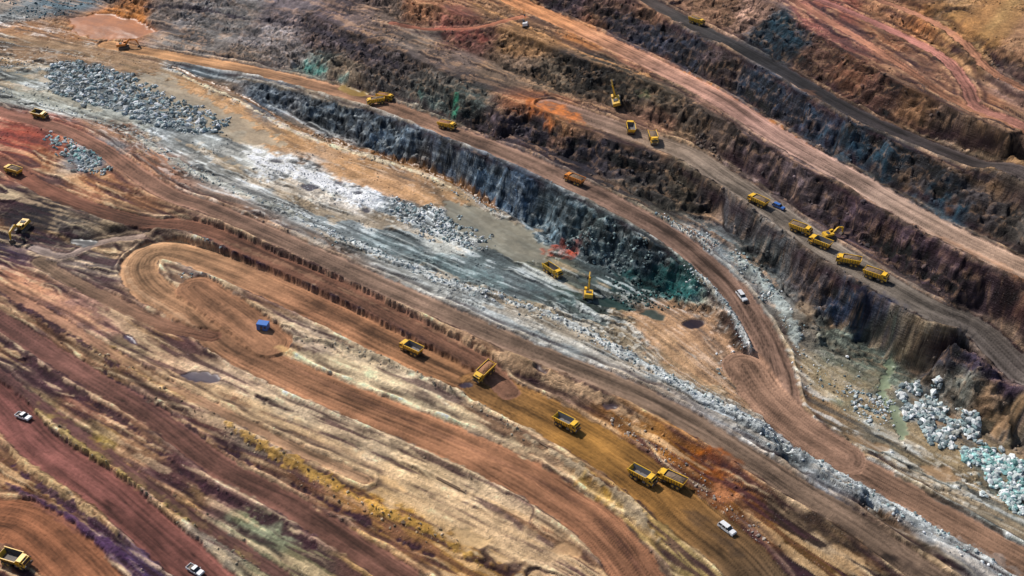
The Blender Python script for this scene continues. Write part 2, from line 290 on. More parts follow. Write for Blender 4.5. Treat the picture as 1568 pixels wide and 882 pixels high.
# ---------------------------------------------------------------- helpers for drawing on the grid
def smooth_line(P,step=3.0):
    P=[np.array(p,float) for p in P]
    if len(P)>2:
        Q_=[2*P[0]-P[1]]+P+[2*P[-1]-P[-2]]; out=[]
        for i in range(1,len(Q_)-2):
            p0,p1,p2,p3=Q_[i-1:i+3]; n=max(2,int(np.hypot(*(p2-p1))/step))
            for k in range(n):
                t=k/n; out.append(0.5*((2*p1)+(p2-p0)*t+(2*p0-5*p1+4*p2-p3)*t*t+(3*p1-p0-3*p2+p3)*t**3))
        out.append(P[-1]); return np.array(out)
    n=max(2,int(np.hypot(*(P[1]-P[0]))/step)); return np.array([P[0]+(P[1]-P[0])*k/n for k in range(n+1)])
def stroke(uv,R,ext=False):
    W=[ground_at(u,v) for u,v in uv]
    L=smooth_line(W)
    seg=np.hypot(*(L[1:]-L[:-1]).T); S=np.concatenate([[0],np.cumsum(seg)])
    lo=L.min(0)-R-2; hi=L.max(0)+R+2
    i0,i1=np.searchsorted(xs,[lo[0],hi[0]]); j0,j1=np.searchsorted(ys,[lo[1],hi[1]])
    sl=(slice(j0,j1),slice(i0,i1)); D=np.full((j1-j0,i1-i0),1e3,f32); SS=np.zeros_like(D); SD=np.zeros_like(D)
    for k in range(len(L)-1):
        a,b=L[k],L[k+1]; m0=np.minimum(a,b)-R-1; m1=np.maximum(a,b)+R+1
        p0,p1=np.searchsorted(xs,[m0[0],m1[0]]); q0,q1=np.searchsorted(ys,[m0[1],m1[1]])
        if p1<=p0 or q1<=q0: continue
        x=X[q0:q1,p0:p1]-a[0]; y=Y[q0:q1,p0:p1]-a[1]; d=b-a; l2=d@d+1e-9
        t=np.clip((x*d[0]+y*d[1])/l2,0,1); dd=np.hypot(x-t*d[0],y-t*d[1]); s=np.sign(x*d[1]-y*d[0])
        loc=(slice(q0-j0,q1-j0),slice(p0-i0,p1-i0)); m=dd<D[loc]
        D[loc]=np.where(m,dd,D[loc]); SS[loc]=np.where(m,S[k]+t*seg[k],SS[loc]); SD[loc]=np.where(m,dd*s,SD[loc])
    zc=samp(ZC,L[:,0],L[:,1])
    for _ in range(6): zc=np.concatenate([[zc[0]],(zc[:-2]+2*zc[1:-1]+zc[2:])/4,[zc[-1]]])
    return sl,D,SS,SD,S,zc
def ell(u,v,a,b,rot=0.0,n=14):
    return [(u+a*math.cos(t)*math.cos(rot)-b*math.sin(t)*math.sin(rot),v+a*math.cos(t)*math.sin(rot)+b*math.sin(t)*math.cos(rot)) for t in [2*math.pi*i/n for i in range(n)]]
def patches(PATCH):
  for poly,c,op,wet,rg_ in PATCH:
    P=np.array([ground_at(u,v) for u,v in poly]); lo=P.min(0)-6; hi=P.max(0)+6
    i0,i1=np.searchsorted(xs,[lo[0],hi[0]]); j0,j1=np.searchsorted(ys,[lo[1],hi[1]]); sl=(slice(j0,j1),slice(i0,i1))
    if i1-i0<3 or j1-j0<3: continue
    a=X[sl];b=Y[sl]
    x=a+rg_*(1.8*perlin(a/7,b/7,91)+1.1*perlin(a/2.4,b/2.4,92)); y=b+rg_*(1.8*perlin(a/7,b/7,95)+1.1*perlin(a/2.4,b/2.4,96))
    ins=np.zeros(x.shape,bool)
    for k in range(len(P)):
        p=P[k];q=P[k-1]
        if p[1]==q[1]: continue
        cnd=((p[1]>y)!=(q[1]>y))&(x<(q[0]-p[0])*(y-p[1])/(q[1]-p[1])+p[0]); ins^=cnd
    sand=wet<0; wt=max(wet,0)
    m=blur(ins.astype(f32),1 if wt>.7 else 2)*op
    zi=np.median(Z[sl][ins]) if ins.any() else 0
    if wt>.7 and ins.any():
        k=blur(ins.astype(f32),4); 
        if SL[sl][ins].mean()<0.4: Z[sl]=Z[sl]*(1-k)+(np.minimum(zi,Zb[sl]+.3)-0.25)*k
    if sand:
        k=blur(ins.astype(f32),5); Z[sl]-=k*.75*dZ[sl]
        var=(1+.4*iso[sl]+.35*b2[sl]+.4*b1[sl]+.15*fine[sl])[...,None]
        m=m*(0.85+1.1*b1[sl]+.9*b2[sl]+.5*iso[sl]).clip(.05,1)
    else:
        var=(1+(0.6*iso[sl]+0.25*fine[sl]+.5*b2[sl]+.5*(c2[sl]-.5))*(1-.8*wt)+0.25*perlin(a/12,b/12,97)*wt)[...,None].clip(.35,1.8)
        if wt<.5: m=m*(0.75+1.1*iso[sl]+.8*b2[sl]+.6*(c2[sl]-.5)).clip(.05,1)
    cc=srgb(c).astype(f32)*var
    COL[sl]=COL[sl]*(1-m[...,None])+cc*m[...,None]
    WET[sl]=np.maximum(WET[sl]*(1-m),m*wt)
    if wt>.9: ROAD[sl]*=(1-m)
patches([
 ([(440,548),(475,535),(530,545),(620,585),(720,632),(820,695),(900,748),(970,800),(1030,880),(1000,880),(920,780),(860,742),(780,700),(640,635),(520,583)],'c6b08e',.8,-1,1.5),
 ([(190,555),(300,580),(420,632),(540,685),(680,745),(800,805),(880,870),(780,862),(620,785),(480,715),(340,640),(220,590)],'b29674',.7,-1,2),
 ([(0,425),(60,432),(130,470),(180,505),(120,500),(50,460),(0,445)],'ac7e60',.6,-1,2),
 ([(-20,650),(20,665),(70,720),(60,735),(10,700),(-20,690)],'b8906a',.7,-1,1.5),
 ([(270,115),(330,145),(420,190),(520,230),(640,268),(720,310),(690,320),(600,300),(500,265),(400,225),(340,185),(280,145)],'aa8460',.85,-1,2.5),
 ([(20,50),(120,65),(250,85),(250,118),(180,112),(90,98),(15,85)],'8c7056',.8,-1,3),
 ([(960,480),(1020,460),(1100,490),(1140,560),(1180,640),(1120,610),(1040,570),(990,530)],'a28062',.7,-1,3),
 ([(860,150),(900,180),(1000,210),(1060,235),(1040,245),(950,225),(880,200),(840,175)],'8a6a54',.6,-1,1.5),
 ([(1260,560),(1330,560),(1440,620),(1568,690),(1568,760),(1460,720),(1340,680),(1270,620)],'807058',.6,-1,4),
 ([(420,690),(520,740),(620,800),(700,860),(640,850),(520,780),(420,725)],'845a48',.5,-1,2),
])
ROADS=[
 ([(-60,560),(0,612),(60,682),(150,742),(225,805),(300,870),(340,910)],12,['6e4640','6a443c'],.8),
 ([(-60,450),(0,490),(120,568),(240,640),(330,710),(430,765),(540,835),(640,900)],8,['5c3e38','6c4c40'],.8),
 ([(-60,530),(0,572),(100,648),(200,722),(300,795),(400,860),(450,900)],3.5,['563a38','60443c'],.5),
 ([(-60,395),(0,440),(90,490),(180,545),(260,590),(340,630),(440,680),(560,735)],3.5,['7a5646','96785e'],.5),
 ([(-60,790),(30,800),(100,850),(150,910)],16,['80543c','845840'],.5),
 ([(1000,910),(930,820),(880,780),(780,718),(640,655),(500,598),(420,562),(350,525),(290,475),(235,445),(213,415),(225,390),(262,384),(320,400),(400,432),(500,478),(600,528),(690,568),(780,605)],14,['805a44','845e46','86624a','927256','866048','826044'],.8),
 ([(740,590),(860,650),(960,712),(1050,785),(1130,850),(1180,910)],16,['82603e','846034','745430','584838'],.6),
 ([(300,440),(360,482),(415,525)],15,['86624a','86624a'],0),
 ([(-60,225),(0,250),(60,285),(130,315),(210,338),(280,344),(330,358),(400,390),(500,432),(600,482),(680,525),(740,560),(780,600)],8,['72483a','664638','725040','6e5040'],.6),
 ([(-60,150),(0,172),(80,192),(150,225),(250,292),(330,322),(450,375),(560,425),(680,478),(800,532),(950,592),(1060,648),(1150,704),(1300,795),(1450,900)],9,['785044','7a5a4a','745e50','725f50','6a584a'],.7),
 ([(165,68),(250,84),(350,101),(450,122),(560,152),(620,172),(700,205),(790,240),(870,277),(950,317),(1020,357),(1085,408),(1130,455),(1168,515),(1190,570),(1205,630),(1260,685),(1350,738),(1450,795),(1600,880)],11,['9c7654','926e50','846450','765e50','6e584c','745c4e','765c4a'],.8),
 ([(1140,560),(1175,610),(1230,660),(1290,700)],15,['846856','7a6050'],0),
 ([(840,160),(930,190),(1000,215),(1060,238),(1130,283),(1180,318),(1260,375),(1340,425),(1430,475),(1500,510),(1620,580)],12,['806456','78685a','72685e','685f56','5a524e'],.6),
 ([(740,-20),(850,28),(920,60),(1000,98),(1100,150),(1200,214),(1300,270),(1400,328),(1500,380),(1620,435)],12,['a87450','a87654','a07a68','96766a','8e786a','8e7664'],.5),
 ([(930,-30),(1000,5),(1070,42),(1130,72),(1200,110),(1300,168),(1400,214),(1500,255),(1620,295)],8.5,['5a4c46','3c3836','302e30','3c3636','544a46'],.6),
 ([(1180,-20),(1300,50),(1380,100),(1470,160),(1600,225)],4,['8f6252','8c644c'],.3),
 ([(1230,-10),(1340,35),(1440,85),(1480,130),(1500,165),(1600,215)],5,['94645c','8c6254'],.3),
 ([(1290,-20),(1400,20),(1470,60),(1520,110),(1600,150)],4,['946854','8c644e'],.3),
 ([(600,35),(660,45),(740,40),(800,25)],4,['845444','8c5c46'],.3),
 ([(60,400),(110,430),(190,470),(260,500),(325,515)],6,['7c6654','684838'],.6),
 ([(50,380),(100,392),(150,372),(215,362)],4,['8c7c74','806e62'],.5),
]
strokes=[]
for uv,w,cols,bm in ROADS:
    st=stroke(uv,w/2+7); strokes.append((st,w,cols,bm))
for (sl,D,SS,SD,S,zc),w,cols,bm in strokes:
    if bm<=0: continue
    sg_=np.sign(SD)
    nz=perlin(SS/13,sg_*5+w,5)+perlin(SS/6,sg_*9+SD/5,9)*.25
    off=.7*perlin(SS/9,sg_*3,6)
    prof=np.exp(-((D-(w/2+1.3+off))/0.7)**2)*(0.8+0.9*nz).clip(0.05,2)
    zt=np.interp(SS,S,zc).astype(f32)
    k=1-sst(w/2+1,w/2+5.0,D)
    Z[sl]=Z[sl]*(1-k)+(zt+dZ[sl]*0.4)*k+prof*bm*1.3
    sub=COL[sl]; m=np.clip(prof*0.85,0,.8)*(bm/.8)
    c=(sub*1.1+0.30*srgb('ccb090').astype(f32))*(1+.3*fine[sl]+.4*iso[sl]+.3*(c2[sl]-.5))[...,None]
    berm_shade=srgb('342028').astype(f32)  # purple berm shading painted as strips along both feet of the berm
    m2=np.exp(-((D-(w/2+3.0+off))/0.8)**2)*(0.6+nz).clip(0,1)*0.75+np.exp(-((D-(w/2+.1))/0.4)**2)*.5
    sub=sub*(1-m[...,None])+c*m[...,None]; sub=sub*(1-m2[...,None])+berm_shade*m2[...,None]; COL[sl]=sub
for (sl,D,SS,SD,S,zc),w,cols,bm in strokes:
    x=X[sl];y=Y[sl]
    edge=D+0.9*perlin(x/5,y/5,3)+0.5*perlin(x/1.6,y/1.6,4)
    k=1-sst(w/2-0.3,w/2+0.5,edge)
    zt=np.interp(SS,S,zc).astype(f32)
    wob=.8*perlin(SS/35,SS*0+w,7)
    tr=fbm(SD/1.2+wob,SS/90,3,83,0.75); tr2=perlin(SD/4.0,SS/60,12); tr3=np.abs(perlin(SD/2.2+wob,SS/110,18)); tr4=np.abs(perlin(SD/3.1-1.4*wob,SS/70,28))
    rut=np.maximum(1-sst(0,.08,tr3),.8*(1-sst(0,.06,tr4)))
    crest=0.3*(1-(D/(w/2))**2).clip(-1,1)
    Z[sl]=Z[sl]*(1-k)+(zt+crest-0.2+0.16*tr-.12*rut+0.03*fine[sl])*k
    cc=np.array([srgb(c) for c in cols]); sp=np.linspace(0,S[-1],len(cols))
    c=np.stack([np.interp(SS,sp,cc[:,i]) for i in range(3)],-1).astype(f32)
    c=c*(1+0.75*tr+0.5*tr2+0.4*iso[sl]+.3*perlin(x/18,y/18,66)+0.1*fine[sl]-.45*rut)[...,None].clip(.35,1.75)
    c=c*(1.03+0.3*sst(w*0.3,w*0.5,D))[...,None]
    COL[sl]=COL[sl]*(1-k[...,None])+c*k[...,None]; ROAD[sl]=np.maximum(ROAD[sl],k)
print('roads',time.time()-t0)
LINES=[
 ([(255,97),(300,118),(360,142),(400,163),(430,182),(480,205),(560,231),(640,255),(700,282),(740,305),(765,325)],2.2,'7a5228',-.35,1,1),
 ([(262,104),(300,126),(360,152),(430,192),(480,214),(560,240),(640,265),(700,292)],1.3,'c8b89c',.3,0,1),
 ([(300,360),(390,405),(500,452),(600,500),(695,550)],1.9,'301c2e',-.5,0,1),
 ([(420,545),(520,593),(640,648),(780,712),(905,775)],2.0,'2a1824',-.6,0,.7),  # ditch below the sandy island, coloured as the shaded edge of its face
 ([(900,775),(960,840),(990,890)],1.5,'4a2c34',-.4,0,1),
 ([(480,345),(640,415),(760,455),(860,490),(960,545),(1060,600),(1140,640),(1220,690),(1300,735),(1400,790),(1568,875)],3.4,'acb0ae',.8,0,2),
 ([(0,138),(100,170),(200,205),(280,255),(380,300),(480,340)],3.0,'9a9a90',.5,0,2),
 ([(330,365),(480,425),(620,485),(760,545),(900,605),(1000,660)],1.4,'b89878',.7,0,1.2),
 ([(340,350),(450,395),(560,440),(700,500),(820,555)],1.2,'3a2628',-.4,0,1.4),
 ([(1260,680),(1350,725),(1450,775),(1568,845)],1.6,'3c3028',-.5,0,1),
 ([(1345,535),(1365,560),(1350,600),(1375,640),(1385,690)],3.0,'768068',-.3,1,1.5),
 ([(180,505),(200,520),(222,535)],2.4,'3d2745',-.4,1,.6),
 ([(190,400),(205,440),(250,470),(320,515)],1.6,'bca488',.9,0,1),
 ([(0,735),(100,795),(180,848),(230,884)],2.2,'4c3050',.9,0,1),
 ([(0,675),(60,728),(120,775),(200,835)],2.0,'bc9c74',.9,0,1.4),
 ([(60,640),(150,700),(240,760),(330,820),(420,880)],2.0,'9c8654',.7,0,1.6),
 ([(150,520),(220,570),(280,605),(330,620)],2.4,'b89668',.6,0,1.2),
 ([(200,550),(240,580),(290,600)],1.6,'dcc29e',.3,0,1),
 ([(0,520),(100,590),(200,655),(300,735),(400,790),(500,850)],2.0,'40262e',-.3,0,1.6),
 ([(330,640),(450,710),(560,770),(680,830),(760,880)],2.2,'a48044',.5,0,1.8),
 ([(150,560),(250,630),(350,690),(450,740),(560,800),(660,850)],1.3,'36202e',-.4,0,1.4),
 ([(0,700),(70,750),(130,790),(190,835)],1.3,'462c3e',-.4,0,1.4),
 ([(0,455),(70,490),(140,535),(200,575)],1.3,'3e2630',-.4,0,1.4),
 ([(1050,410),(1090,440),(1125,490),(1150,545)],1.6,'b0b6b6',.8,0,1),
 ([(1120,385),(1160,420),(1205,480),(1225,545)],2.2,'98a09c',.6,0,1.4),
 ([(700,-5),(800,40),(900,85),(1000,120)],1.4,'b88a60',.3,0,1),
 ([(1010,92),(1100,138),(1200,198),(1260,235)],1.3,'b0703c',.2,0,1),
 ([(1400,345),(1500,392),(1568,425)],1.6,'b8743a',.2,0,1),
 ([(210,10),(280,10),(360,25),(470,40),(540,70),(620,105)],2.5,'3a343c',-.5,0,1.5),
 ([(430,518),(520,530),(620,566),(720,612),(800,665),(880,715),(960,770),(1010,830)],2.0,'9c8c74',.8,0,1.5),
]
for uv,w,c,h,wet,ns in LINES:
    sl,D,SS,SD,S,zc=stroke(uv,w/2+5)
    x=X[sl];y=Y[sl]
    fade=sst(0,8,SS)*sst(0,8,S[-1]-SS)
    e=D+ns*(0.8*perlin(x/4,y/4,13)+0.6*perlin(x/1.5,y/1.5,14)+1.0*perlin(SS/14,SS*0,15))+(1-fade)*w
    k=(1-sst(w/2-.3,w/2+.6,e))*(1-0.8*ROAD[sl])
    Z[sl]+=h*(1-sst(0,w/2+1.2,e))*(1-.8*ROAD[sl])
    cc=srgb(c).astype(f32)*(1+0.5*iso[sl]+(0.3*fine[sl]+.5*(c2[sl]-.5))*(1-wet))[...,None].clip(.4,1.7)
    kk=(k*(0.9 if wet or h<0 else 0.75))[...,None]
    COL[sl]=COL[sl]*(1-kk)+cc*kk
    if wet: WET[sl]=np.maximum(WET[sl],k)
PILE1=[(68,112),(105,92),(150,98),(205,118),(275,152),(352,183),(338,206),(265,203),(180,173),(85,146)]
patches([
 ([(105,28),(160,18),(215,28),(240,45),(215,58),(150,62),(112,50)],'985a2e',.85,1,1.5),
 (PILE1,'4c5458',.8,0,1.5),
 ([(1375,592),(1430,590),(1480,630),(1500,680),(1450,682),(1390,640)],'5c6466',.7,0,2),
 ([(1470,685),(1540,700),(1580,750),(1580,800),(1500,745)],'4c5c5c',.7,0,2),
 ([(180,118),(245,112),(330,160),(400,195),(440,225),(390,222),(300,195),(230,160)],'887c68',.8,.8,2.5),
 ([(680,305),(740,322),(800,345),(835,378),(850,405),(790,400),(730,370),(690,340)],'767264',.9,.9,1.5),
 ([(20,135),(120,150),(240,190),(225,200),(110,170),(20,150)],'8f9084',.6,.5,2),
 (ell(450,258,60,16,.3),'dedcd6',.8,0,2.5),(ell(545,305,50,12,.3),'ccccc8',.7,0,2.5),(ell(690,358,56,12,.35),'c0c2be',.6,0,2.5),(ell(400,240,26,9,.2),'d4d2cc',.7,0,2),
 (ell(474,287,15,5),'2e2a38',.9,1,.6),(ell(549,296,7,3),'2e2a38',.9,1,.5),(ell(424,246,9,3),'302a34',.9,1,.5),(ell(562,322,6,4),'2a2430',.9,1,.5),(ell(520,280,8,3),'383040',.8,1,.5),
 (ell(1062,495,18,8),'221a26',.95,1,.5),(ell(128,371,22,7),'202024',.95,1,.6),(ell(310,577,32,8,.1),'2c1e36',.9,1,.8),
 (ell(540,138,22,8,.2),'8c7038',.9,1,1),(ell(715,590,10,4),'2c1e36',.9,1,.5),(ell(935,623,12,5,.3),'2e2030',.9,1,.5),(ell(830,568,14,5,.5),'342230',.8,1,.5),
 (ell(445,532,26,7,-.1),'b8966a',.7,.3,1),(ell(725,828,32,12,.3),'b0926a',.8,.8,1.5),(ell(870,845,25,10,.3),'aa8864',.8,.8,1),(ell(600,740,26,5,.45),'b8966c',.7,.5,1),
 (ell(1460,640,24,20),'94765a',.6,.8,2),(ell(1530,640,26,12,.3),'947658',.8,.8,2),(ell(1330,680,30,8,.3),'8c7052',.7,.8,1.5),(ell(1440,725,36,9,.3),'947658',.7,.8,1.5),
 (ell(1290,495,20,4,.2),'96785c',.7,.8,1),(ell(1230,475,14,8,.5),'8f7a64',.7,.6,1),
 (ell(855,384,28,8,.15),'ac4428',.8,0,2),(ell(886,378,16,8),'5c2624',.7,0,1.5),
 (ell(940,466,34,8,.2),'263e38',.95,1,1.2),(ell(1000,482,20,5,.3),'2e443e',.9,1,1),(ell(900,430,16,4,.2),'3c4844',.8,1,1),
 ([(800,148),(850,155),(890,180),(895,192),(850,190),(812,170)],'b06838',.8,.3,1.2),
 (ell(697,160,6,20),'2a7c60',.75,0,.6),(ell(645,140,4,16),'2f6c64',.65,0,.5),(ell(482,103,18,7,.2),'40887c',.5,0,1.2),(ell(525,120,10,6),'6a9088',.5,0,1),(ell(660,150,18,8,.4),'5c7470',.4,0,1),
 (ell(985,147,14,6),'5a7048',.35,0,1),(ell(1030,430,40,18,.35),'1e4c4a',.72,0,2),(ell(1035,452,26,7,.3),'3c807e',.6,0,1.5),(ell(1000,425,30,14,.3),'142e30',.6,0,2),
 (ell(620,385,70,12,.35),'627678',.35,0,2),(ell(720,420,70,12,.35),'647a7a',.4,0,2),(ell(840,450,50,10,.3),'5a7070',.4,0,2),(ell(980,395,26,20,.4),'202c34',.75,0,1.5),
 (ell(40,212,42,16,.3),'8c4434',.6,0,2),(ell(0,205,25,14,.3),'803a34',.5,0,1.5),(ell(45,335,40,22),'241e24',.85,0,2),(ell(20,385,30,14,.4),'3c2c3c',.6,0,1.5),
 (ell(1100,710,46,14,.4),'8c4a1a',.7,0,1.5),(ell(1070,735,55,12,.5),'583014',.65,0,1.5),(ell(1110,755,20,11,.3),'a8704e',.7,0,1),
 (ell(1300,830,90,14,.5),'1e1818',.8,0,2),(ell(1210,790,60,14,.5),'34261f',.7,0,2),(ell(1380,868,60,12,.5),'2e2420',.65,0,2),
 (ell(1090,815,60,12,.65),'352c26',.5,0,1.5),
 (ell(150,675,26,7,.5),'967e38',.55,0,1.5),(ell(80,635,30,6,.5),'907c48',.5,0,1.5),(ell(400,812,50,10,.4),'8e9478',.5,0,2),
 (ell(560,765,70,7,.42),'a47834',.5,0,2),(ell(920,752,40,7,.6),'a48034',.5,0,1.5),
 (ell(1200,55,50,14,.5),'1e323e',.6,0,2),(ell(1300,225,80,12,.5),'1e3c4c',.6,0,2.5),(ell(1430,310,60,14,.45),'223e4c',.55,0,2.5),(ell(1340,472,70,16,.35),'202c44',.65,0,2.5),
 (ell(1480,35,70,16,.5),'a07448',.4,0,3),(ell(1460,310,16,8),'6a4830',.6,0,1.5),(ell(1390,270,22,8,.4),'705844',.6,0,1.5),(ell(1250,150,20,8,.5),'6a4a38',.5,0,1.5),
 (ell(1090,90,24,14,.4),'6a5a5c',.5,0,1.5),(ell(705,50,50,9,.2),'843e38',.4,0,1.5),
])
print('patch',time.time()-t0)
g_=COL.mean(-1,keepdims=True)
COL=COL*(1.12*((g_/.2)**.22)); g_=COL.mean(-1,keepdims=True); COL=(g_+(COL-g_)*1.08).clip(0.008,0.78)
# ---------------------------------------------------------------- materials
def new_mat(n):
    m=bpy.data.materials.new(n); m.use_nodes=True; nt=m.node_tree; return m,nt,nt.nodes['Principled BSDF']
def terrain_mat(name,kind):
    m,nt,bs=new_mat(name); N=nt.nodes; L=nt.links
    at=N.new('ShaderNodeAttribute'); at.attribute_name='rock_colour'
    st=N.new('ShaderNodeAttribute'); st.attribute_name='strata'
    we=N.new('ShaderNodeAttribute'); we.attribute_name='wet'
    geo=N.new('ShaderNodeNewGeometry')
    def noise(vec,scale,det,rough=.6):
        n=N.new('ShaderNodeTexNoise'); n.inputs['Scale'].default_value=scale; n.inputs['Detail'].default_value=det; n.inputs['Roughness'].default_value=rough
        L.new(vec,n.inputs['Vector']); return n.outputs['Fac']
    def rng_(src,a,b,c,d):
        r=N.new('ShaderNodeMapRange'); r.inputs[1].default_value=a; r.inputs[2].default_value=b; r.inputs[3].default_value=c; r.inputs[4].default_value=d
        L.new(src,r.inputs[0]); return r.outputs[0]
    def mul(a,b):
        x=N.new('ShaderNodeMath'); x.operation='MULTIPLY'; L.new(a,x.inputs[0])
        if isinstance(b,float): x.inputs[1].default_value=b
        else: L.new(b,x.inputs[1])
        return x.outputs[0]
    k_=.28 if kind=='ground' else .18
    s1=rng_(noise(st.outputs['Vector'],1.0,3,.6),.32,.68,1-k_,1+k_)
    n1=rng_(noise(geo.outputs['Position'],.85,4,.72),.32,.68,1-k_,1+k_)
    f=mul(s1,n1)
    inv=rng_(we.outputs['Fac'],0,1,1,.12)
    mixf=N.new('ShaderNodeMix'); mixf.data_type='FLOAT'; mixf.inputs[2].default_value=1.0; L.new(inv,mixf.inputs[0]); L.new(f,mixf.inputs[3])
    vm=N.new('ShaderNodeVectorMath'); vm.operation='SCALE'; L.new(at.outputs['Color'],vm.inputs[0]); L.new(mixf.outputs[0],vm.inputs['Scale'])
    vo=N.new('ShaderNodeTexVoronoi'); vo.inputs['Scale'].default_value=1.0; L.new(geo.outputs['Position'],vo.inputs['Vector'])
    sp=rng_(vo.outputs['Distance'],.18,.26,1,0); patch=rng_(noise(geo.outputs['Position'],.12,2),.5,.6,0,.45 if kind=='ground' else .05)
    spm=mul(mul(sp,patch),inv)
    mx=N.new('ShaderNodeMix'); mx.data_type='RGBA'; L.new(spm,mx.inputs[0]); L.new(vm.outputs[0],mx.inputs[6])
    br=N.new('ShaderNodeVectorMath'); br.operation='MULTIPLY_ADD'; L.new(vm.outputs[0],br.inputs[0]); br.inputs[1].default_value=(1.7,1.7,1.7); br.inputs[2].default_value=(.1,.1,.1)
    L.new(br.outputs[0],mx.inputs[7]); L.new(mx.outputs[2],bs.inputs['Base Color'])
    rr=rng_(we.outputs['Fac'],0.2,.95,.93,.40); L.new(rr,bs.inputs['Roughness'])
    bs.inputs['Specular IOR Level'].default_value=.2 if kind!='water' else .3
    bp=N.new('ShaderNodeBump'); bp.inputs['Strength'].default_value={'ground':.9,'road':.5,'water':.1}[kind]; bp.inputs['Distance'].default_value=.5
    add=N.new('ShaderNodeMath'); add.operation='ADD'; L.new(f,add.inputs[0]); L.new(mul(spm,1.0),add.inputs[1])
    L.new(mul(add.outputs[0],inv),bp.inputs['Height']); L.new(bp.outputs[0],bs.inputs['Normal'])
    return m
mg=terrain_mat('rock_and_soil','ground'); mr=terrain_mat('packed_dirt','road'); mw=terrain_mat('muddy_water','water')
# ---------------------------------------------------------------- terrain objects (one continuous sheet, split by surface)
idx=np.arange(NX*NY,dtype=np.int64).reshape(NY,NX)
quads=np.stack([idx[:-1,:-1],idx[:-1,1:],idx[1:,1:],idx[1:,:-1]],-1).reshape(-1,4)
def q4(a): return ((a[:-1,:-1]+a[:-1,1:]+a[1:,1:]+a[1:,:-1])/4).ravel()
isw=q4(WET)>.7; isr=(q4(ROAD)>.5)&~isw
V=np.stack([X,Y,Z],-1).reshape(-1,3).astype(f32)
C4=np.concatenate([COL,np.ones(COL.shape[:2]+(1,),f32)],-1).reshape(-1,4).astype(f32)
ST=np.stack([T*.45*(1-.6*rock),A*.045,Z*(.2+.5*rock)],-1).reshape(-1,3).astype(f32); WF=WET.ravel().astype(f32)
def mesh_np(name,V,F,nper,mat):
    me=bpy.data.meshes.new(name); me.vertices.add(len(V)); me.vertices.foreach_set('co',V.astype(f32).ravel())
    me.loops.add(F.size); me.loops.foreach_set('vertex_index',F.ravel().astype(np.int32))
    me.polygons.add(len(F)); me.polygons.foreach_set('loop_start',(np.arange(len(F))*nper).astype(np.int32))
    me.update(calc_edges=True)
    if mat: me.materials.append(mat)
    ob=bpy.data.objects.new(name,me); bpy.context.collection.objects.link(ob); return ob
for nm,mk,mat in (('ground',~(isw|isr),mg),('dirt_road',isr,mr),('muddy_water',isw,mw)):
    F=quads[mk]; used=np.unique(F); remap=np.full(NX*NY,-1,np.int64); remap[used]=np.arange(len(used))
    ob=mesh_np(nm,V[used],remap[F],4,mat); me=ob.data
    a=me.attributes.new('rock_colour','FLOAT_COLOR','POINT'); a.data.foreach_set('color',C4[used].ravel())
    a=me.attributes.new('strata','FLOAT_VECTOR','POINT'); a.data.foreach_set('vector',ST[used].ravel())
    a=me.attributes.new('wet','FLOAT','POINT'); a.data.foreach_set('value',WF[used])
    me.polygons.foreach_set('use_smooth',np.ones(len(F),bool))
print('mesh',time.time()-t0)
def gidx(x,y):
    i=np.clip(np.searchsorted(xs,x)-1,0,NX-2); j=np.clip(np.searchsorted(ys,y)-1,0,NY-2); return i,j
def gz(x,y,arr=None):
    arr=Z if arr is None else arr
    i,j=gidx(x,y); a=(x-xs[i])/(xs[i+1]-xs[i]); b=(y-ys[j])/(ys[j+1]-ys[j])
    return (arr[j,i]*(1-a)+arr[j,i+1]*a)*(1-b)+(arr[j+1,i]*(1-a)+arr[j+1,i+1]*a)*b
# ---------------------------------------------------------------- boulders
ph=(1+5**.5)/2
IV=np.array([(-1,ph,0),(1,ph,0),(-1,-ph,0),(1,-ph,0),(0,-1,ph),(0,1,ph),(0,-1,-ph),(0,1,-ph),(ph,0,-1),(ph,0,1),(-ph,0,-1),(-ph,0,1)])/1.9
IF=np.array([(0,11,5),(0,5,1),(0,1,7),(0,7,10),(0,10,11),(1,5,9),(5,11,4),(11,10,2),(10,7,6),(7,1,8),(3,9,4),(3,4,2),(3,2,6),(3,6,8),(3,8,9),(4,9,5),(2,4,11),(6,2,10),(8,6,7),(9,8,1)])
m_rock,nt,bs=new_mat('boulder_stone')
at=nt.nodes.new('ShaderNodeAttribute'); at.attribute_name='rock_colour'
tn=nt.nodes.new('ShaderNodeTexNoise'); tn.inputs['Scale'].default_value=2.5; tn.inputs['Detail'].default_value=2
g=nt.nodes.new('ShaderNodeNewGeometry'); nt.links.new(g.outputs['Position'],tn.inputs['Vector'])
mr_=nt.nodes.new('ShaderNodeMapRange'); mr_.inputs[1].default_value=.3; mr_.inputs[2].default_value=.7; mr_.inputs[3].default_value=.7; mr_.inputs[4].default_value=1.25; nt.links.new(tn.outputs['Fac'],mr_.inputs[0])
vm=nt.nodes.new('ShaderNodeVectorMath'); vm.operation='SCALE'; nt.links.new(at.outputs['Color'],vm.inputs[0]); nt.links.new(mr_.outputs[0],vm.inputs['Scale'])
nt.links.new(vm.outputs[0],bs.inputs['Base Color']); bs.inputs['Roughness'].default_value=.9
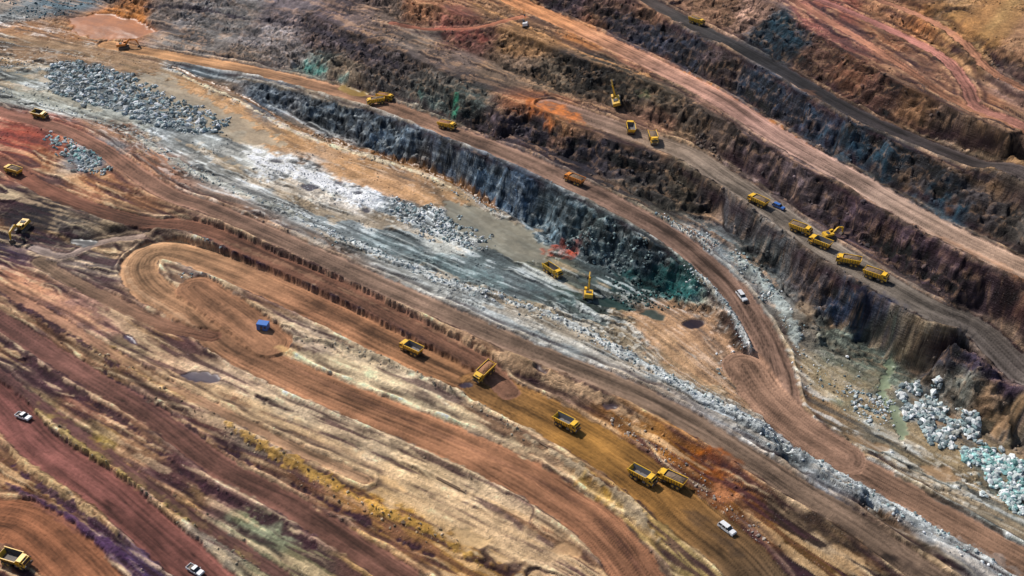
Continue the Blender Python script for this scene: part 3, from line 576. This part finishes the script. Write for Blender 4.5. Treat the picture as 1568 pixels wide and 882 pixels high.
def rocks(name,px,py,size,cols,heap=0):
    n=len(px); 
    V=IV[None]*(1+rng.normal(0,.16,(n,12,1)))*size[:,None,None]*rng.uniform(.6,1.15,(n,1,3))
    a=rng.random(n)*6.283; c,s=np.cos(a)[:,None],np.sin(a)[:,None]
    x=V[...,0]*c-V[...,1]*s; y=V[...,0]*s+V[...,1]*c
    tl=rng.uniform(-.5,.5,n)[:,None]; z=V[...,2]*.8+x*tl
    P=np.stack([x+px[:,None],y+py[:,None],z+(gz(px,py)+size*.22+heap)[:,None]],-1)
    F=(IF[None]+12*np.arange(n)[:,None,None]).reshape(-1,3)
    ob=mesh_np(name,P.reshape(-1,3),F,3,m_rock)
    at=ob.data.attributes.new('rock_colour','FLOAT_COLOR','POINT')
    C=np.concatenate([cols,np.ones((n,1))],1).astype(f32); at.data.foreach_set('color',np.repeat(C,12,0).ravel())
    ob.data.polygons.foreach_set('use_smooth',np.zeros(len(F),bool))
def pick(n,pal):
    P=np.array([srgb(h) for h in pal]); return (P[rng.integers(0,len(pal),n)]*rng.uniform(.6,1.2,(n,1))).clip(0,.8)
def in_poly(x,y,P):
    ins=np.zeros(x.shape,bool)
    for k in range(len(P)):
        p=P[k];q=P[k-1]
        if p[1]==q[1]: continue
        ins^=((p[1]>y)!=(q[1]>y))&(x<(q[0]-p[0])*(y-p[1])/(q[1]-p[1])+p[0])
    return ins
WT=['dce0de','ccd0d0','b0bab8','98a8a8','849898','e8e8e4','a0a6a4','6a7678','8c8c84']; TE=['a0ccc6','84b0ac','c4d8d4','648c88','d4dcd8','98bcb8','b0b8b4','e0e4e0']; BW=['5a4c44','6c5c50','463c3a','7c6a5c']
PILES=[
 (PILE1,1800,.5,1.7,WT,.8),
 (PILE1,1700,.3,.8,WT,.8),
 ([(60,205),(100,212),(150,235),(172,270),(120,265),(95,235)],400,.35,1.2,WT+TE[:2],.7),
 ([(1370,590),(1430,586),(1485,625),(1510,680),(1450,686),(1385,640)],1500,.4,1.35,WT,.8),
 ([(1465,680),(1540,695),(1590,745),(1590,805),(1500,750)],1100,.4,1.35,TE+WT[:4],.8),
 ([(1290,590),(1350,600),(1380,640),(1340,660),(1300,630)],160,.3,.9,WT,.8),
 ([(590,300),(680,325),(760,372),(745,388),(650,365),(600,325)],800,.3,1.0,WT,.6),
 ([(300,360),(325,362),(352,385),(320,382)],110,.25,.7,WT,.6),
 ([(1060,203),(1090,205),(1112,240),(1085,240)],90,.4,1.1,BW,.6),
 ([(980,322),(1050,345),(1150,408),(1145,418),(1050,365),(985,335)],300,.2,.7,WT,.5),
 ([(1155,435),(1185,440),(1190,460),(1165,455)],60,.3,.8,WT,.6),
 ([(865,375),(900,340),(960,355),(1000,385),(990,410),(930,415)],350,.25,.9,['6c7c7c','4c5c60','8c9c98','38484c'],.5),
 ([(930,430),(990,420),(1060,450),(1040,475),(950,475)],300,.25,.8,['2a4442','1c3230','4c7c78','203030'],.5),
 ([(1095,545),(1160,530),(1155,560),(1100,575)],110,.25,.8,WT,.6),
 ([(0,90),(60,100),(70,112),(0,112)],90,.2,.6,WT,.5),
 ([(10,-5),(100,-5),(130,12),(60,30),(10,25)],200,.4,1.1,['5c7c84','8c9ca0','4c5c60','7c8480'],.6),
 ([(400,238),(480,262),(580,305),(560,318),(470,290),(390,255)],300,.2,.5,['e0deda','c8c8c4','b0b0b0'],.5),
]
for poly,n,s0,s1,pal,cl in PILES:
    P=np.array([ground_at(u,v) for u,v in poly]); lo=P.min(0);hi=P.max(0)
    x=rng.uniform(lo[0],hi[0],n*8); y=rng.uniform(lo[1],hi[1],n*8)
    k=in_poly(x+5*perlin(x/6,y/6,3),y+5*perlin(x/6,y/6,4),P)&(perlin(x/5,y/5,8)>-.25); x=x[k][:n];y=y[k][:n]
    k=gz(x,y,ROAD)<.3; x=x[k];y=y[k]
    if len(x)==0: continue
    sz=s0+(s1-s0)*rng.random(len(x))**2.5
    rocks('boulder_pile',x,y,sz,pick(len(x),pal))
STR=[([(480,345),(640,415),(760,455),(860,490),(960,545),(1060,600),(1140,640),(1220,690),(1300,735),(1400,790),(1568,875)],5,1800,WT),
 ([(0,138),(100,170),(200,205),(280,255),(380,300),(480,340)],6,600,WT),
 ([(1050,412),(1090,442),(1125,492),(1150,545),(1150,560)],3,260,WT),([(1120,385),(1160,420),(1205,480),(1225,545)],4,160,WT),
 ([(690,290),(740,312),(765,330)],3,90,WT),([(940,645),(1010,690),(1080,750),(1170,830)],3,200,['b8a898','988c84','c8b8a4']),
 ([(265,107),(400,175),(560,238),(700,290)],2.5,260,['b8ac98','9a8c78']),([(430,520),(520,532),(620,566),(720,612),(800,665)],3,200,['a89c88','807464']),
 ([(640,515),(690,540)],2,60,WT),([(60,640),(200,735),(330,820),(420,880)],4,200,['a89474','8c8068','706450']),
 ([(130,530),(230,585),(400,690),(560,775),(700,835)],4,200,['c0a888','a08868','806850']),
 ([(280,420),(310,432)],3,40,WT),([(1225,560),(1300,600),(1340,640)],12,160,WT)]
for uv,w,n,pal in STR:
    L=smooth_line([ground_at(u,v) for u,v in uv]); k=rng.integers(0,len(L)-1,n); t=rng.random((n,1))
    p=L[k]*(1-t)+L[k+1]*t+rng.normal(0,w/2.2,(n,2)); m=gz(p[:,0],p[:,1],ROAD)<.3; p=p[m]
    if len(p): rocks('loose_rocks',p[:,0],p[:,1],.16+.5*rng.random(len(p))**3,pick(len(p),pal))
n=70000; uu=rng.uniform(-340,280,n); vv=rng.uniform(165,690,n)
rk=gz(uu,vv,rock); lt=gz(uu,vv,lowT)
k=(gz(uu,vv,ROAD)<.1)&(gz(uu,vv,WET)<.3)&(fbm(uu/15,vv/15,3,5)+.2*rk-.22*lt>.08+.15*rng.random(n)); uu=uu[k];vv=vv[k];rk=rk[k]
i,j=gidx(uu,vv); cc=(COL[j,i]*rng.uniform(.6,1.6,(len(uu),1))+.008).clip(0,.75)
rocks('scree',uu,vv,.16+(.45+.4*rk)*rng.random(len(uu))**4,cc)
print('rocks',len(uu),time.time()-t0)
# ---------------------------------------------------------------- vehicle materials
def paint(name,col,rough=.45,dirt=.35,metal=0):
    m,nt,bs=new_mat(name); N=nt.nodes;L=nt.links
    tc=N.new('ShaderNodeTexCoord'); n=N.new('ShaderNodeTexNoise'); n.inputs['Scale'].default_value=1.3; n.inputs['Detail'].default_value=6; L.new(tc.outputs['Object'],n.inputs['Vector'])
    sp=N.new('ShaderNodeSeparateXYZ'); L.new(tc.outputs['Object'],sp.inputs[0])
    r=N.new('ShaderNodeMapRange'); r.inputs[1].default_value=3.0; r.inputs[2].default_value=.3; r.inputs[3].default_value=0; r.inputs[4].default_value=.3; L.new(sp.outputs['Z'],r.inputs[0])
    a=N.new('ShaderNodeMath'); a.operation='ADD'; L.new(n.outputs['Fac'],a.inputs[0]); L.new(r.outputs[0],a.inputs[1])
    r2=N.new('ShaderNodeMapRange'); r2.inputs[1].default_value=.46; r2.inputs[2].default_value=.85; r2.inputs[3].default_value=0; r2.inputs[4].default_value=dirt*2; L.new(a.outputs[0],r2.inputs[0])
    mx=N.new('ShaderNodeMix'); mx.data_type='RGBA'; L.new(r2.outputs[0],mx.inputs[0]); mx.inputs[6].default_value=(*col,1); mx.inputs[7].default_value=(.2,.125,.075,1)
    L.new(mx.outputs[2],bs.inputs['Base Color']); bs.inputs['Roughness'].default_value=rough; bs.inputs['Metallic'].default_value=metal; return m
M={'yel':paint('yellow_paint',(.88,.50,.025),.5,.32),'ora':paint('orange_paint',(.76,.25,.02)),'blk':paint('rubber',(.02,.02,.022),.85,.3),'grey':paint('worn_steel',(.15,.155,.165),.6,.25),
 'gls':paint('dark_glass',(.02,.028,.035),.12,.08),'wht':paint('white_paint',(.8,.8,.8),.35,.1),'blu':paint('blue_paint',(.02,.15,.5),.5,.15),'load':paint('load_dirt',(.20,.135,.085),.95,.3),
 'loado':paint('load_ore',(.34,.16,.075),.95,.2),'dk':paint('dark_steel',(.05,.05,.052),.7,.3),'red':paint('tail_lamp',(.4,.01,.01),.4,.1)}
class B:
    def __init__(s): s.bm=bmesh.new(); s.mats=[]
    def mi(s,k):
        if k not in s.mats: s.mats.append(k)
        return s.mats.index(k)
    def hexa(s,b,t,mat):
        v=[s.bm.verts.new(p) for p in list(b)+list(t)]; mi=s.mi(mat)
        for f in ((3,2,1,0),(4,5,6,7),(0,1,5,4),(1,2,6,5),(2,3,7,6),(3,0,4,7)):
            fc=s.bm.faces.new([v[i] for i in f]); fc.material_index=mi
    def box(s,x0,x1,y0,y1,z0,z1,mat,tx0=0,tx1=0,ty=0):
        s.hexa([(x0,y0,z0),(x1,y0,z0),(x1,y1,z0),(x0,y1,z0)],[(x0+tx0,y0+ty,z1),(x1-tx1,y0+ty,z1),(x1-tx1,y1-ty,z1),(x0+tx0,y1-ty,z1)],mat)
    def cyl(s,c,r,w,mat,axis='y',seg=18,r2=None):
        mi=s.mi(mat); r2=r if r2 is None else r2
        rings=[]
        for o,rr in ((-w/2,r*.88),(-w/2+w*.15,r),(w/2-w*.15,r2),(w/2,r2*.88)):
            ring=[]
            for k in range(seg):
                a=2*math.pi*k/seg; p=(rr*math.cos(a),o,rr*math.sin(a)) if axis=='y' else (rr*math.cos(a),rr*math.sin(a),o) if axis=='z' else (o,rr*math.cos(a),rr*math.sin(a))
                ring.append(s.bm.verts.new((c[0]+p[0],c[1]+p[1],c[2]+p[2])))
            rings.append(ring)
        for a,b in zip(rings[:-1],rings[1:]):
            for k in range(seg): s.bm.faces.new([a[k],a[(k+1)%seg],b[(k+1)%seg],b[k]]).material_index=mi
        s.bm.faces.new(rings[0][::-1]).material_index=mi; s.bm.faces.new(rings[-1]).material_index=mi
    def beam(s,p,q,w,h,mat,w2=None,h2=None):
        p=Vector(p);q=Vector(q); d=(q-p).normalized(); side=Vector((0,1,0)); up=d.cross(side).normalized(); h2=h2 or h; w2=w2 or w
        def ring(c,w,h): return [c-side*w/2-up*h/2,c+side*w/2-up*h/2,c+side*w/2+up*h/2,c-side*w/2+up*h/2]
        s.hexa(ring(p,w,h),ring(q,w2,h2),mat)
    def mesh(s,name):
        bmesh.ops.recalc_face_normals(s.bm,faces=s.bm.faces[:]); me=bpy.data.meshes.new(name); s.bm.to_mesh(me); s.bm.free()
        for k in s.mats: me.materials.append(M[k])
        return me
def wheel(b,x,y,r,w):
    b.cyl((x,y,r),r,w,'blk'); b.cyl((x,y,r),r*.5,w+.06,'yel' if r>.6 else 'grey',seg=12)
def truck_mesh(load,pal='yel',bed='grey'):
    b=B(); Yc=pal
    for y in(-.5,.5): b.box(-4.0,4.2,y-.13,y+.13,.95,1.25,'dk')
    for x in (3.0,-1.35,-2.95):
        b.box(x-.12,x+.12,-1.3,1.3,.7,.92,'dk')
        for sgn in(-1,1):
            if x>0: wheel(b,x,sgn*1.35,.78,.5)
            else: wheel(b,x,sgn*1.5,.8,.42); wheel(b,x,sgn*1.04,.8,.4)
    b.box(1.0,2.0,-1.55,-.7,.7,1.35,'grey'); b.box(1.0,2.0,.7,1.5,.75,1.3,'dk')
    b.box(2.3,4.45,-1.4,1.4,1.2,2.0,Yc); b.box(2.3,4.42,-1.38,1.38,2.0,2.95,Yc,0,.22,.06)
    b.hexa([(4.45,-1.2,2.08),(4.455,1.2,2.08),(4.47,1.2,2.08),(4.47,-1.2,2.08)],[(4.24,-1.15,2.85),(4.24,1.15,2.85),(4.28,1.15,2.85),(4.28,-1.15,2.85)],'gls')
    for sg in(-1,1):
        b.hexa([(3.1,sg*1.385,2.1),(4.15,sg*1.385,2.1),(4.15,sg*1.41,2.1),(3.1,sg*1.41,2.1)],[(3.1,sg*1.335,2.8),(4.0,sg*1.335,2.8),(4.0,sg*1.37,2.8),(3.1,sg*1.37,2.8)],'gls')
        b.box(4.2,4.3,sg*1.62-.1,sg*1.62+.1,2.1,2.6,'dk'); b.box(4.35,4.52,sg*1.05-.2,sg*1.05+.2,1.32,1.6,'wht')
        b.box(2.5,3.5,sg*1.5-.22,sg*1.5+.22,1.62,1.72,Yc)
    b.box(4.45,4.62,-1.5,1.5,.75,1.22,'dk'); b.box(4.45,4.52,-.75,.75,1.3,1.85,'dk'); b.box(2.5,4.0,-.5,.5,2.95,3.08,'dk')
    x0,x1=-4.5,2.15; wb,wt=1.35,1.78; z0,z1=1.5,3.25; th=.1
    b.box(x0+.5,x1,-wb,wb,z0-.12,z0,Yc)
    for sg in(-1,1):
        b.hexa([(x0+.5,sg*wb,z0-.1),(x1,sg*wb,z0-.1),(x1,sg*(wb-th),z0-.1),(x0+.5,sg*(wb-th),z0-.1)],[(x0,sg*wt,z1-.15),(x1,sg*wt,z1),(x1,sg*(wt-th),z1),(x0,sg*(wt-th),z1-.15)],Yc)
        b.hexa([(x0+.52,sg*(wb-th-.01),z0),(x1,sg*(wb-th-.01),z0),(x1,sg*(wb-th-.04),z0),(x0+.52,sg*(wb-th-.04),z0)],[(x0+.02,sg*(wt-th-.01),z1-.2),(x1,sg*(wt-th-.01),z1-.05),(x1,sg*(wt-th-.04),z1-.05),(x0+.02,sg*(wt-th-.04),z1-.2)],bed)
        b.box(x0-.02,x1+.04,min(sg*(wt-.12),sg*(wt+.08)),max(sg*(wt-.12),sg*(wt+.08)),z1-.06,z1+.1,Yc)
        for k in range(7):
            x=x0+.95+k*.9; b.hexa([(x,sg*(wb+.01),z0),(x+.16,sg*(wb+.01),z0),(x+.16,sg*(wb+.13),z0),(x,sg*(wb+.13),z0)],[(x,sg*(wt+.01),z1-.1),(x+.16,sg*(wt+.01),z1-.1),(x+.16,sg*(wt+.1),z1-.1),(x,sg*(wt+.1),z1-.1)],'dk')
    b.box(x1,x1+.1,-wt,wt,z0,z1+.12,Yc); b.box(x1-.05,x1-.01,-wb,wb,z0+.02,z1,bed)
    b.box(x1+.1,x1+1.55,-1.35,1.35,z1+.02,z1+.12,Yc)
    b.hexa([(x0+.5,-wb,z0-.1),(x0+.6,-wb,z0-.1),(x0+.6,wb,z0-.1),(x0+.5,wb,z0-.1)],[(x0-.02,-wt,z1-.35),(x0+.06,-wt,z1-.35),(x0+.06,wt,z1-.35),(x0-.02,wt,z1-.35)],Yc)
    b.box(x0+.55,x1-.06,-wb+.14,wb-.14,z0+.01,z0+.05,bed)
    b.box(-4.15,-4.0,-1.2,1.2,.85,1.1,'dk')
    for sg in(-1,1): b.box(-4.2,-4.16,sg*1.0-.15,sg*1.0+.15,.9,1.05,'red')
    if load:
        mi=b.mi(load); n,m=16,8; vs=[]
        for i in range(n+1):
            for j in range(m+1):
                s=i/n;t=j/m; x=x0+.25+(x1-x0-.35)*s; y=(-1.6+3.2*t)
                h=2.75+.95*max(0,math.sin(math.pi*s))**.6*max(0,math.sin(math.pi*t))**.7+random.uniform(-.1,.1)
                vs.append(b.bm.verts.new((x,y,h if 0<i<n and 0<j<m else 2.7)))
        for i in range(n):
            for j in range(m): b.bm.faces.new([vs[i*(m+1)+j],vs[(i+1)*(m+1)+j],vs[(i+1)*(m+1)+j+1],vs[i*(m+1)+j+1]]).material_index=mi
    return b.mesh('dump_truck')
def excav_mesh(col='yel',pose=0):
    b=B()
    for sg in(-1,1):
        y=sg*1.45
        pr=[(-2.2,.1),(2.2,.1),(2.65,.55),(2.2,1.0),(-2.2,1.0),(-2.65,.55)]
        mi=b.mi('dk'); A_=[b.bm.verts.new((x,y-.32,z)) for x,z in pr]; B_=[b.bm.verts.new((x,y+.32,z)) for x,z in pr]
        b.bm.faces.new(A_).material_index=mi; b.bm.faces.new(B_[::-1]).material_index=mi
        for k in range(6): b.bm.faces.new([A_[k],A_[(k+1)%6],B_[(k+1)%6],B_[k]]).material_index=mi
        for k in range(14):
            x=-2.15+k*.33; b.box(x,x+.22,y-.36,y+.36,1.0,1.06,'grey'); b.box(x,x+.22,y-.36,y+.36,.02,.1,'grey')
        for k in range(5): b.cyl((-1.8+k*.9,y,.5),.28,.7,'grey',seg=10)
    b.box(-1.2,1.2,-1.2,1.2,.55,1.1,'dk'); b.cyl((0,0,1.22),.95,.25,'dk','z')
    b.box(-2.9,1.6,-1.5,1.5,1.35,1.65,'dk'); b.box(-2.6,1.2,-1.5,-.2,1.65,2.6,col,0,.1,.06); b.box(-2.6,.1,-.2,1.5,1.65,2.6,col,0,0,.05)
    b.box(-3.4,-2.6,-1.5,1.5,1.35,2.65,col,.25,0,.1); b.box(-1.9,-.6,-.9,.9,2.6,2.8,'dk'); b.cyl((-1.6,-.9,3.0),.1,.6,'dk','z',8)
    b.box(.2,1.9,.55,1.5,1.65,3.2,col,.05,.25,.05)
    b.box(.45,1.6,1.49,1.53,2.15,3.0,'gls'); b.box(.45,1.6,.52,.56,2.15,3.0,'gls'); b.hexa([(1.86,.62,2.0),(1.86,1.43,2.0),(1.9,1.43,2.0),(1.9,.62,2.0)],[(1.66,.66,3.05),(1.66,1.38,3.05),(1.71,1.38,3.05),(1.71,.66,3.05)],'gls')
    if pose==0: J=[(1.2,0,1.9),(3.4,0,4.4),(5.8,0,4.0),(6.3,0,1.2)]
    elif pose==1: J=[(1.2,0,1.9),(2.9,0,5.8),(5.2,0,7.0),(7.6,0,4.4)]
    else: J=[(1.2,0,1.9),(3.2,0,4.2),(6.4,0,3.6),(7.4,0,.6)]
    b.beam(J[0],J[1],.6,.6,col,.55,.85); b.beam(J[1],J[2],.55,.85,col,.45,.5); b.beam(J[2],J[3],.42,.8,col,.35,.4)
    for y in(-.5,.5): b.beam((1.6,y,1.7),(J[1][0]-.3,y,J[1][2]-.5),.16,.16,'grey')
    b.beam((J[1][0]+.3,0,J[1][2]+.6),(J[2][0]-.2,0,J[2][2]+.75),.18,.18,'grey')
    x,y,z=J[3]
    b.hexa([(x-1.1,-.8,z-.9),(x+.3,-.8,z-1.1),(x+.3,.8,z-1.1),(x-1.1,.8,z-.9)],[(x-.5,-.75,z+.1),(x+.35,-.75,z+.15),(x+.35,.75,z+.15),(x-.5,.75,z+.1)],'dk')
    for k in range(5): b.box(x-1.35,x-1.05,-.75+k*.34,-.6+k*.34,z-.95,z-.82,'grey')
    return b.mesh('excavator')
def car_mesh(col,pickup):
    b=B()
    for x in(-1.55,1.5):
        for sg in(-1,1): wheel(b,x,sg*.82,.38,.26)
    b.box(-2.6,2.55,-.92,.92,.42,.78,col,.03,.05,.0); b.box(1.0,2.5,-.9,.9,.78,1.08,col,0,.15,.06)
    if pickup:
        b.box(-.95,1.0,-.9,.9,.78,1.1,col); b.box(-.9,1.05,-.88,.88,1.1,1.72,'gls',.2,.55,.14); b.box(-.62,.42,-.74,.74,1.72,1.78,col)
        for sg in(-1,1): b.box(-2.58,-.95,sg*.88-.04,sg*.88+.04,.78,1.15,col); 
        b.box(-2.6,-2.52,-.84,.84,.78,1.15,col); b.box(-2.5,-.97,-.82,.82,.8,.83,'dk')
    else:
        b.box(-2.55,1.0,-.9,.9,.78,1.1,col); b.box(-2.45,1.1,-.88,.88,1.1,1.7,'gls',.3,.6,.14); b.box(-2.1,.45,-.74,.74,1.7,1.77,col)
        for x in(-1.2,-.1):
            for sg in(-1,1): b.hexa([(x,sg*.86,1.1),(x+.12,sg*.86,1.1),(x+.12,sg*.9,1.1),(x,sg*.9,1.1)],[(x,sg*.72,1.7),(x+.12,sg*.72,1.7),(x+.12,sg*.76,1.7),(x,sg*.76,1.7)],col)
    b.box(2.5,2.6,-.85,.85,.45,.65,'dk'); b.box(-2.68,-2.6,-.85,.85,.45,.62,'dk')
    for sg in(-1,1): b.box(2.42,2.52,sg*.7-.15,sg*.7+.15,.8,.95,'wht'); b.box(-2.63,-2.6,sg*.78-.08,sg*.78+.08,.8,1.0,'red'); b.box(.75,.9,sg*1.02-.1,sg*1.02+.1,1.12,1.28,col)
    return b.mesh('car')
def place(name,me,u,v,du,dv,scale=1.0):
    x,y=ground_at(u,v)
    z=float(gz(np.array([x]),np.array([y]))[0]); a=unproj(u,v,z); b=unproj(u+du*5,v+dv*5,z); h=math.atan2(b[1]-a[1],b[0]-a[0])
    fx,fy=math.cos(h),math.sin(h); s=scale
    px=np.array([x+fx*3*s,x-fx*3*s,x-fy*1.4*s,x+fy*1.4*s]);py=np.array([y+fy*3*s,y-fy*3*s,y+fx*1.4*s,y-fx*1.4*s]); zz=gz(px,py)
    F=Vector((px[0]-px[1],py[0]-py[1],float(zz[0]-zz[1]))).normalized(); Lf=Vector((px[2]-px[3],py[2]-py[3],float(zz[2]-zz[3]))).normalized()
    U=F.cross(Lf).normalized(); Lf=U.cross(F)
    ob=bpy.data.objects.new(name,me); bpy.context.collection.objects.link(ob)
    R=Matrix((F,Lf,U)).transposed().to_4x4(); ob.matrix_world=Matrix.Translation((x,y,max(float(zz.mean()),z)-.03))@R@Matrix.Scale(s,4); return ob
TE_=truck_mesh(None); TB=truck_mesh(None,'yel','dk'); TLd=truck_mesh('load'); TLo=truck_mesh('loado'); TO=truck_mesh('load','ora')
for u,v,du,dv,me,s in [(63,179,1,.25,TB,1),(22,266,-1,-.3,TLd,1),(576,160,-1,.1,TLd,1),(590,152,1,.2,TLo,1),(685,197,1,.25,TLo,1),(879,280,-1,-.35,TO,1),(1066,37,1,.3,TLd,.9),(965,201,-.2,-1,TE_,1),(1000,217,.35,1,TLd,1),
   (1160,313,-1,-.45,TLd,.95),(1225,356,1,.35,TLd,.95),(1255,377,-1,-.4,TE_,.95),(1298,405,-1,-.2,TLd,.95),(1340,427,1,.35,TLd,.95),(845,420,1,.6,TB,1),(630,539,-1,-.45,TE_,1),(742,577,-.75,.55,TLo,1),
   (867,654,1,.5,TE_,1),(983,735,1,.55,TE_,1),(1027,739,-1,-.45,TLd,1),(27,864,1,.35,TB,1.08)]:
    place('dump_truck',me,u,v,du,dv,s)
EX0=excav_mesh('yel',0);EX1=excav_mesh('yel',1);EX2=excav_mesh('yel',2);EXO=excav_mesh('ora',2)
for u,v,du,dv,me,s in [(190,74,1,-.1,EXO,1.15),(944,157,-.4,-1,EX1,1.15),(36,352,-1,.8,EX2,1.15),(900,456,0,-1,EX1,1.1),(1270,362,1,-.2,EX0,.85)]:
    place('excavator',me,u,v,du,dv,s)
PK=car_mesh('wht',True);SV=car_mesh('wht',False);CB=car_mesh('blu',False)
place('pickup_truck',PK,37,640,1,.35,1.15);place('car',SV,1113,811,1,.75,1.1);place('pickup_truck',PK,300,876,1,.6,1.1);place('car',SV,1135,456,.6,.6,1.1);place('car',CB,1192,318,1,.4,1.0)
b=B(); b.box(-2,2,-1.4,1.4,.15,2.6,'blu'); b.box(-2.1,2.1,-1.5,1.5,2.6,2.75,'blu',.1,.1,.1)
for k in range(12): b.box(-1.95+k*.34,-1.8+k*.34,-1.45,-1.4,.2,2.55,'blu'); b.box(-1.95+k*.34,-1.8+k*.34,1.4,1.45,.2,2.55,'blu')
b.box(-.6,.3,-1.48,-1.45,.2,2.1,'dk'); b.box(.8,1.6,-1.48,-1.45,1.2,2.0,'gls')
for x in(-1.7,1.5):
    b.box(x,x+.2,-1.4,1.4,-.2,.15,'dk')
place('site_cabin',b.mesh('site_cabin'),403,502,1,.1,1.0)
b=B()
for sg in(-1,1): b.box(-1.8,1.8,sg*1.1-.25,sg*1.1+.25,.1,.8,'dk',.3,.3)
b.box(-1.9,1.5,-1.1,1.1,.85,2.1,'wht',0,.2,.05); b.box(.4,1.6,.1,1.1,2.1,3.0,'gls',0,.2,.05)
for y in(-.3,.3):
    b.beam((1.9,y,.3),(1.7,y,8.0),.12,.14,'ora')
for k in range(12): b.box(1.68,1.88,-.3,.3,.8+k*.6,.88+k*.6,'ora')
b.box(1.6,2.0,-.35,.35,4.5,5.4,'grey')
place('drilling_rig',b.mesh('drilling_rig'),805,42,.3,-1,1.1)
def pipe(u,v,u2,v2,r):
    a=ground_at(u,v);c=ground_at(u2,v2); b=B(); z0=float(gz(np.array([a[0]]),np.array([a[1]]))[0]);z1=float(gz(np.array([c[0]]),np.array([c[1]]))[0])
    d=Vector((c[0]-a[0],c[1]-a[1],z1-z0)); b.cyl((d.length/2,0,0),r,d.length,'load','x',8)
    b.cyl((d.length*.4,r*2.2,0),r*.8,d.length*.8,'load','x',8)
    ob=bpy.data.objects.new('timber_logs',b.mesh('timber_logs')); bpy.context.collection.objects.link(ob)
    ob.matrix_world=Matrix.Translation((a[0],a[1],z0+r+.15))@d.to_track_quat('X','Z').to_matrix().to_4x4()
pipe(668,733,712,755,.22); pipe(815,672,838,687,.2)
# ---------------------------------------------------------------- light, camera
sc_=bpy.context.scene
w=bpy.data.worlds.new('World'); sc_.world=w; w.use_nodes=True; nt=w.node_tree
sky=nt.nodes.new('ShaderNodeTexSky'); sky.sky_type='NISHITA'; sky.sun_disc=False
sd=Vector((-.55,.55,.72)).normalized(); sky.sun_elevation=math.asin(sd.z); sky.sun_rotation=math.atan2(sd.x,sd.y)
nt.links.new(sky.outputs[0],nt.nodes['Background'].inputs[0]); nt.nodes['Background'].inputs[1].default_value=.10
ld=bpy.data.lights.new('sun','SUN'); ld.energy=4.6; ld.angle=math.radians(2.0); ld.color=(1,.95,.89)
lo=bpy.data.objects.new('sun',ld); bpy.context.collection.objects.link(lo); lo.rotation_euler=(-sd).to_track_quat('-Z','Y').to_euler()
cd=bpy.data.cameras.new('camera'); cd.sensor_width=36; cd.lens=FP/1568*36; cd.clip_end=12000; cd.clip_start=1
co=bpy.data.objects.new('camera',cd); bpy.context.collection.objects.link(co); co.location=(0,0,CH); co.rotation_euler=(math.pi/2-TH,0,0)
sc_.camera=co
sc_.view_settings.view_transform='Standard'; sc_.view_settings.look='None'; sc_.view_settings.exposure=0
print('done',time.time()-t0)
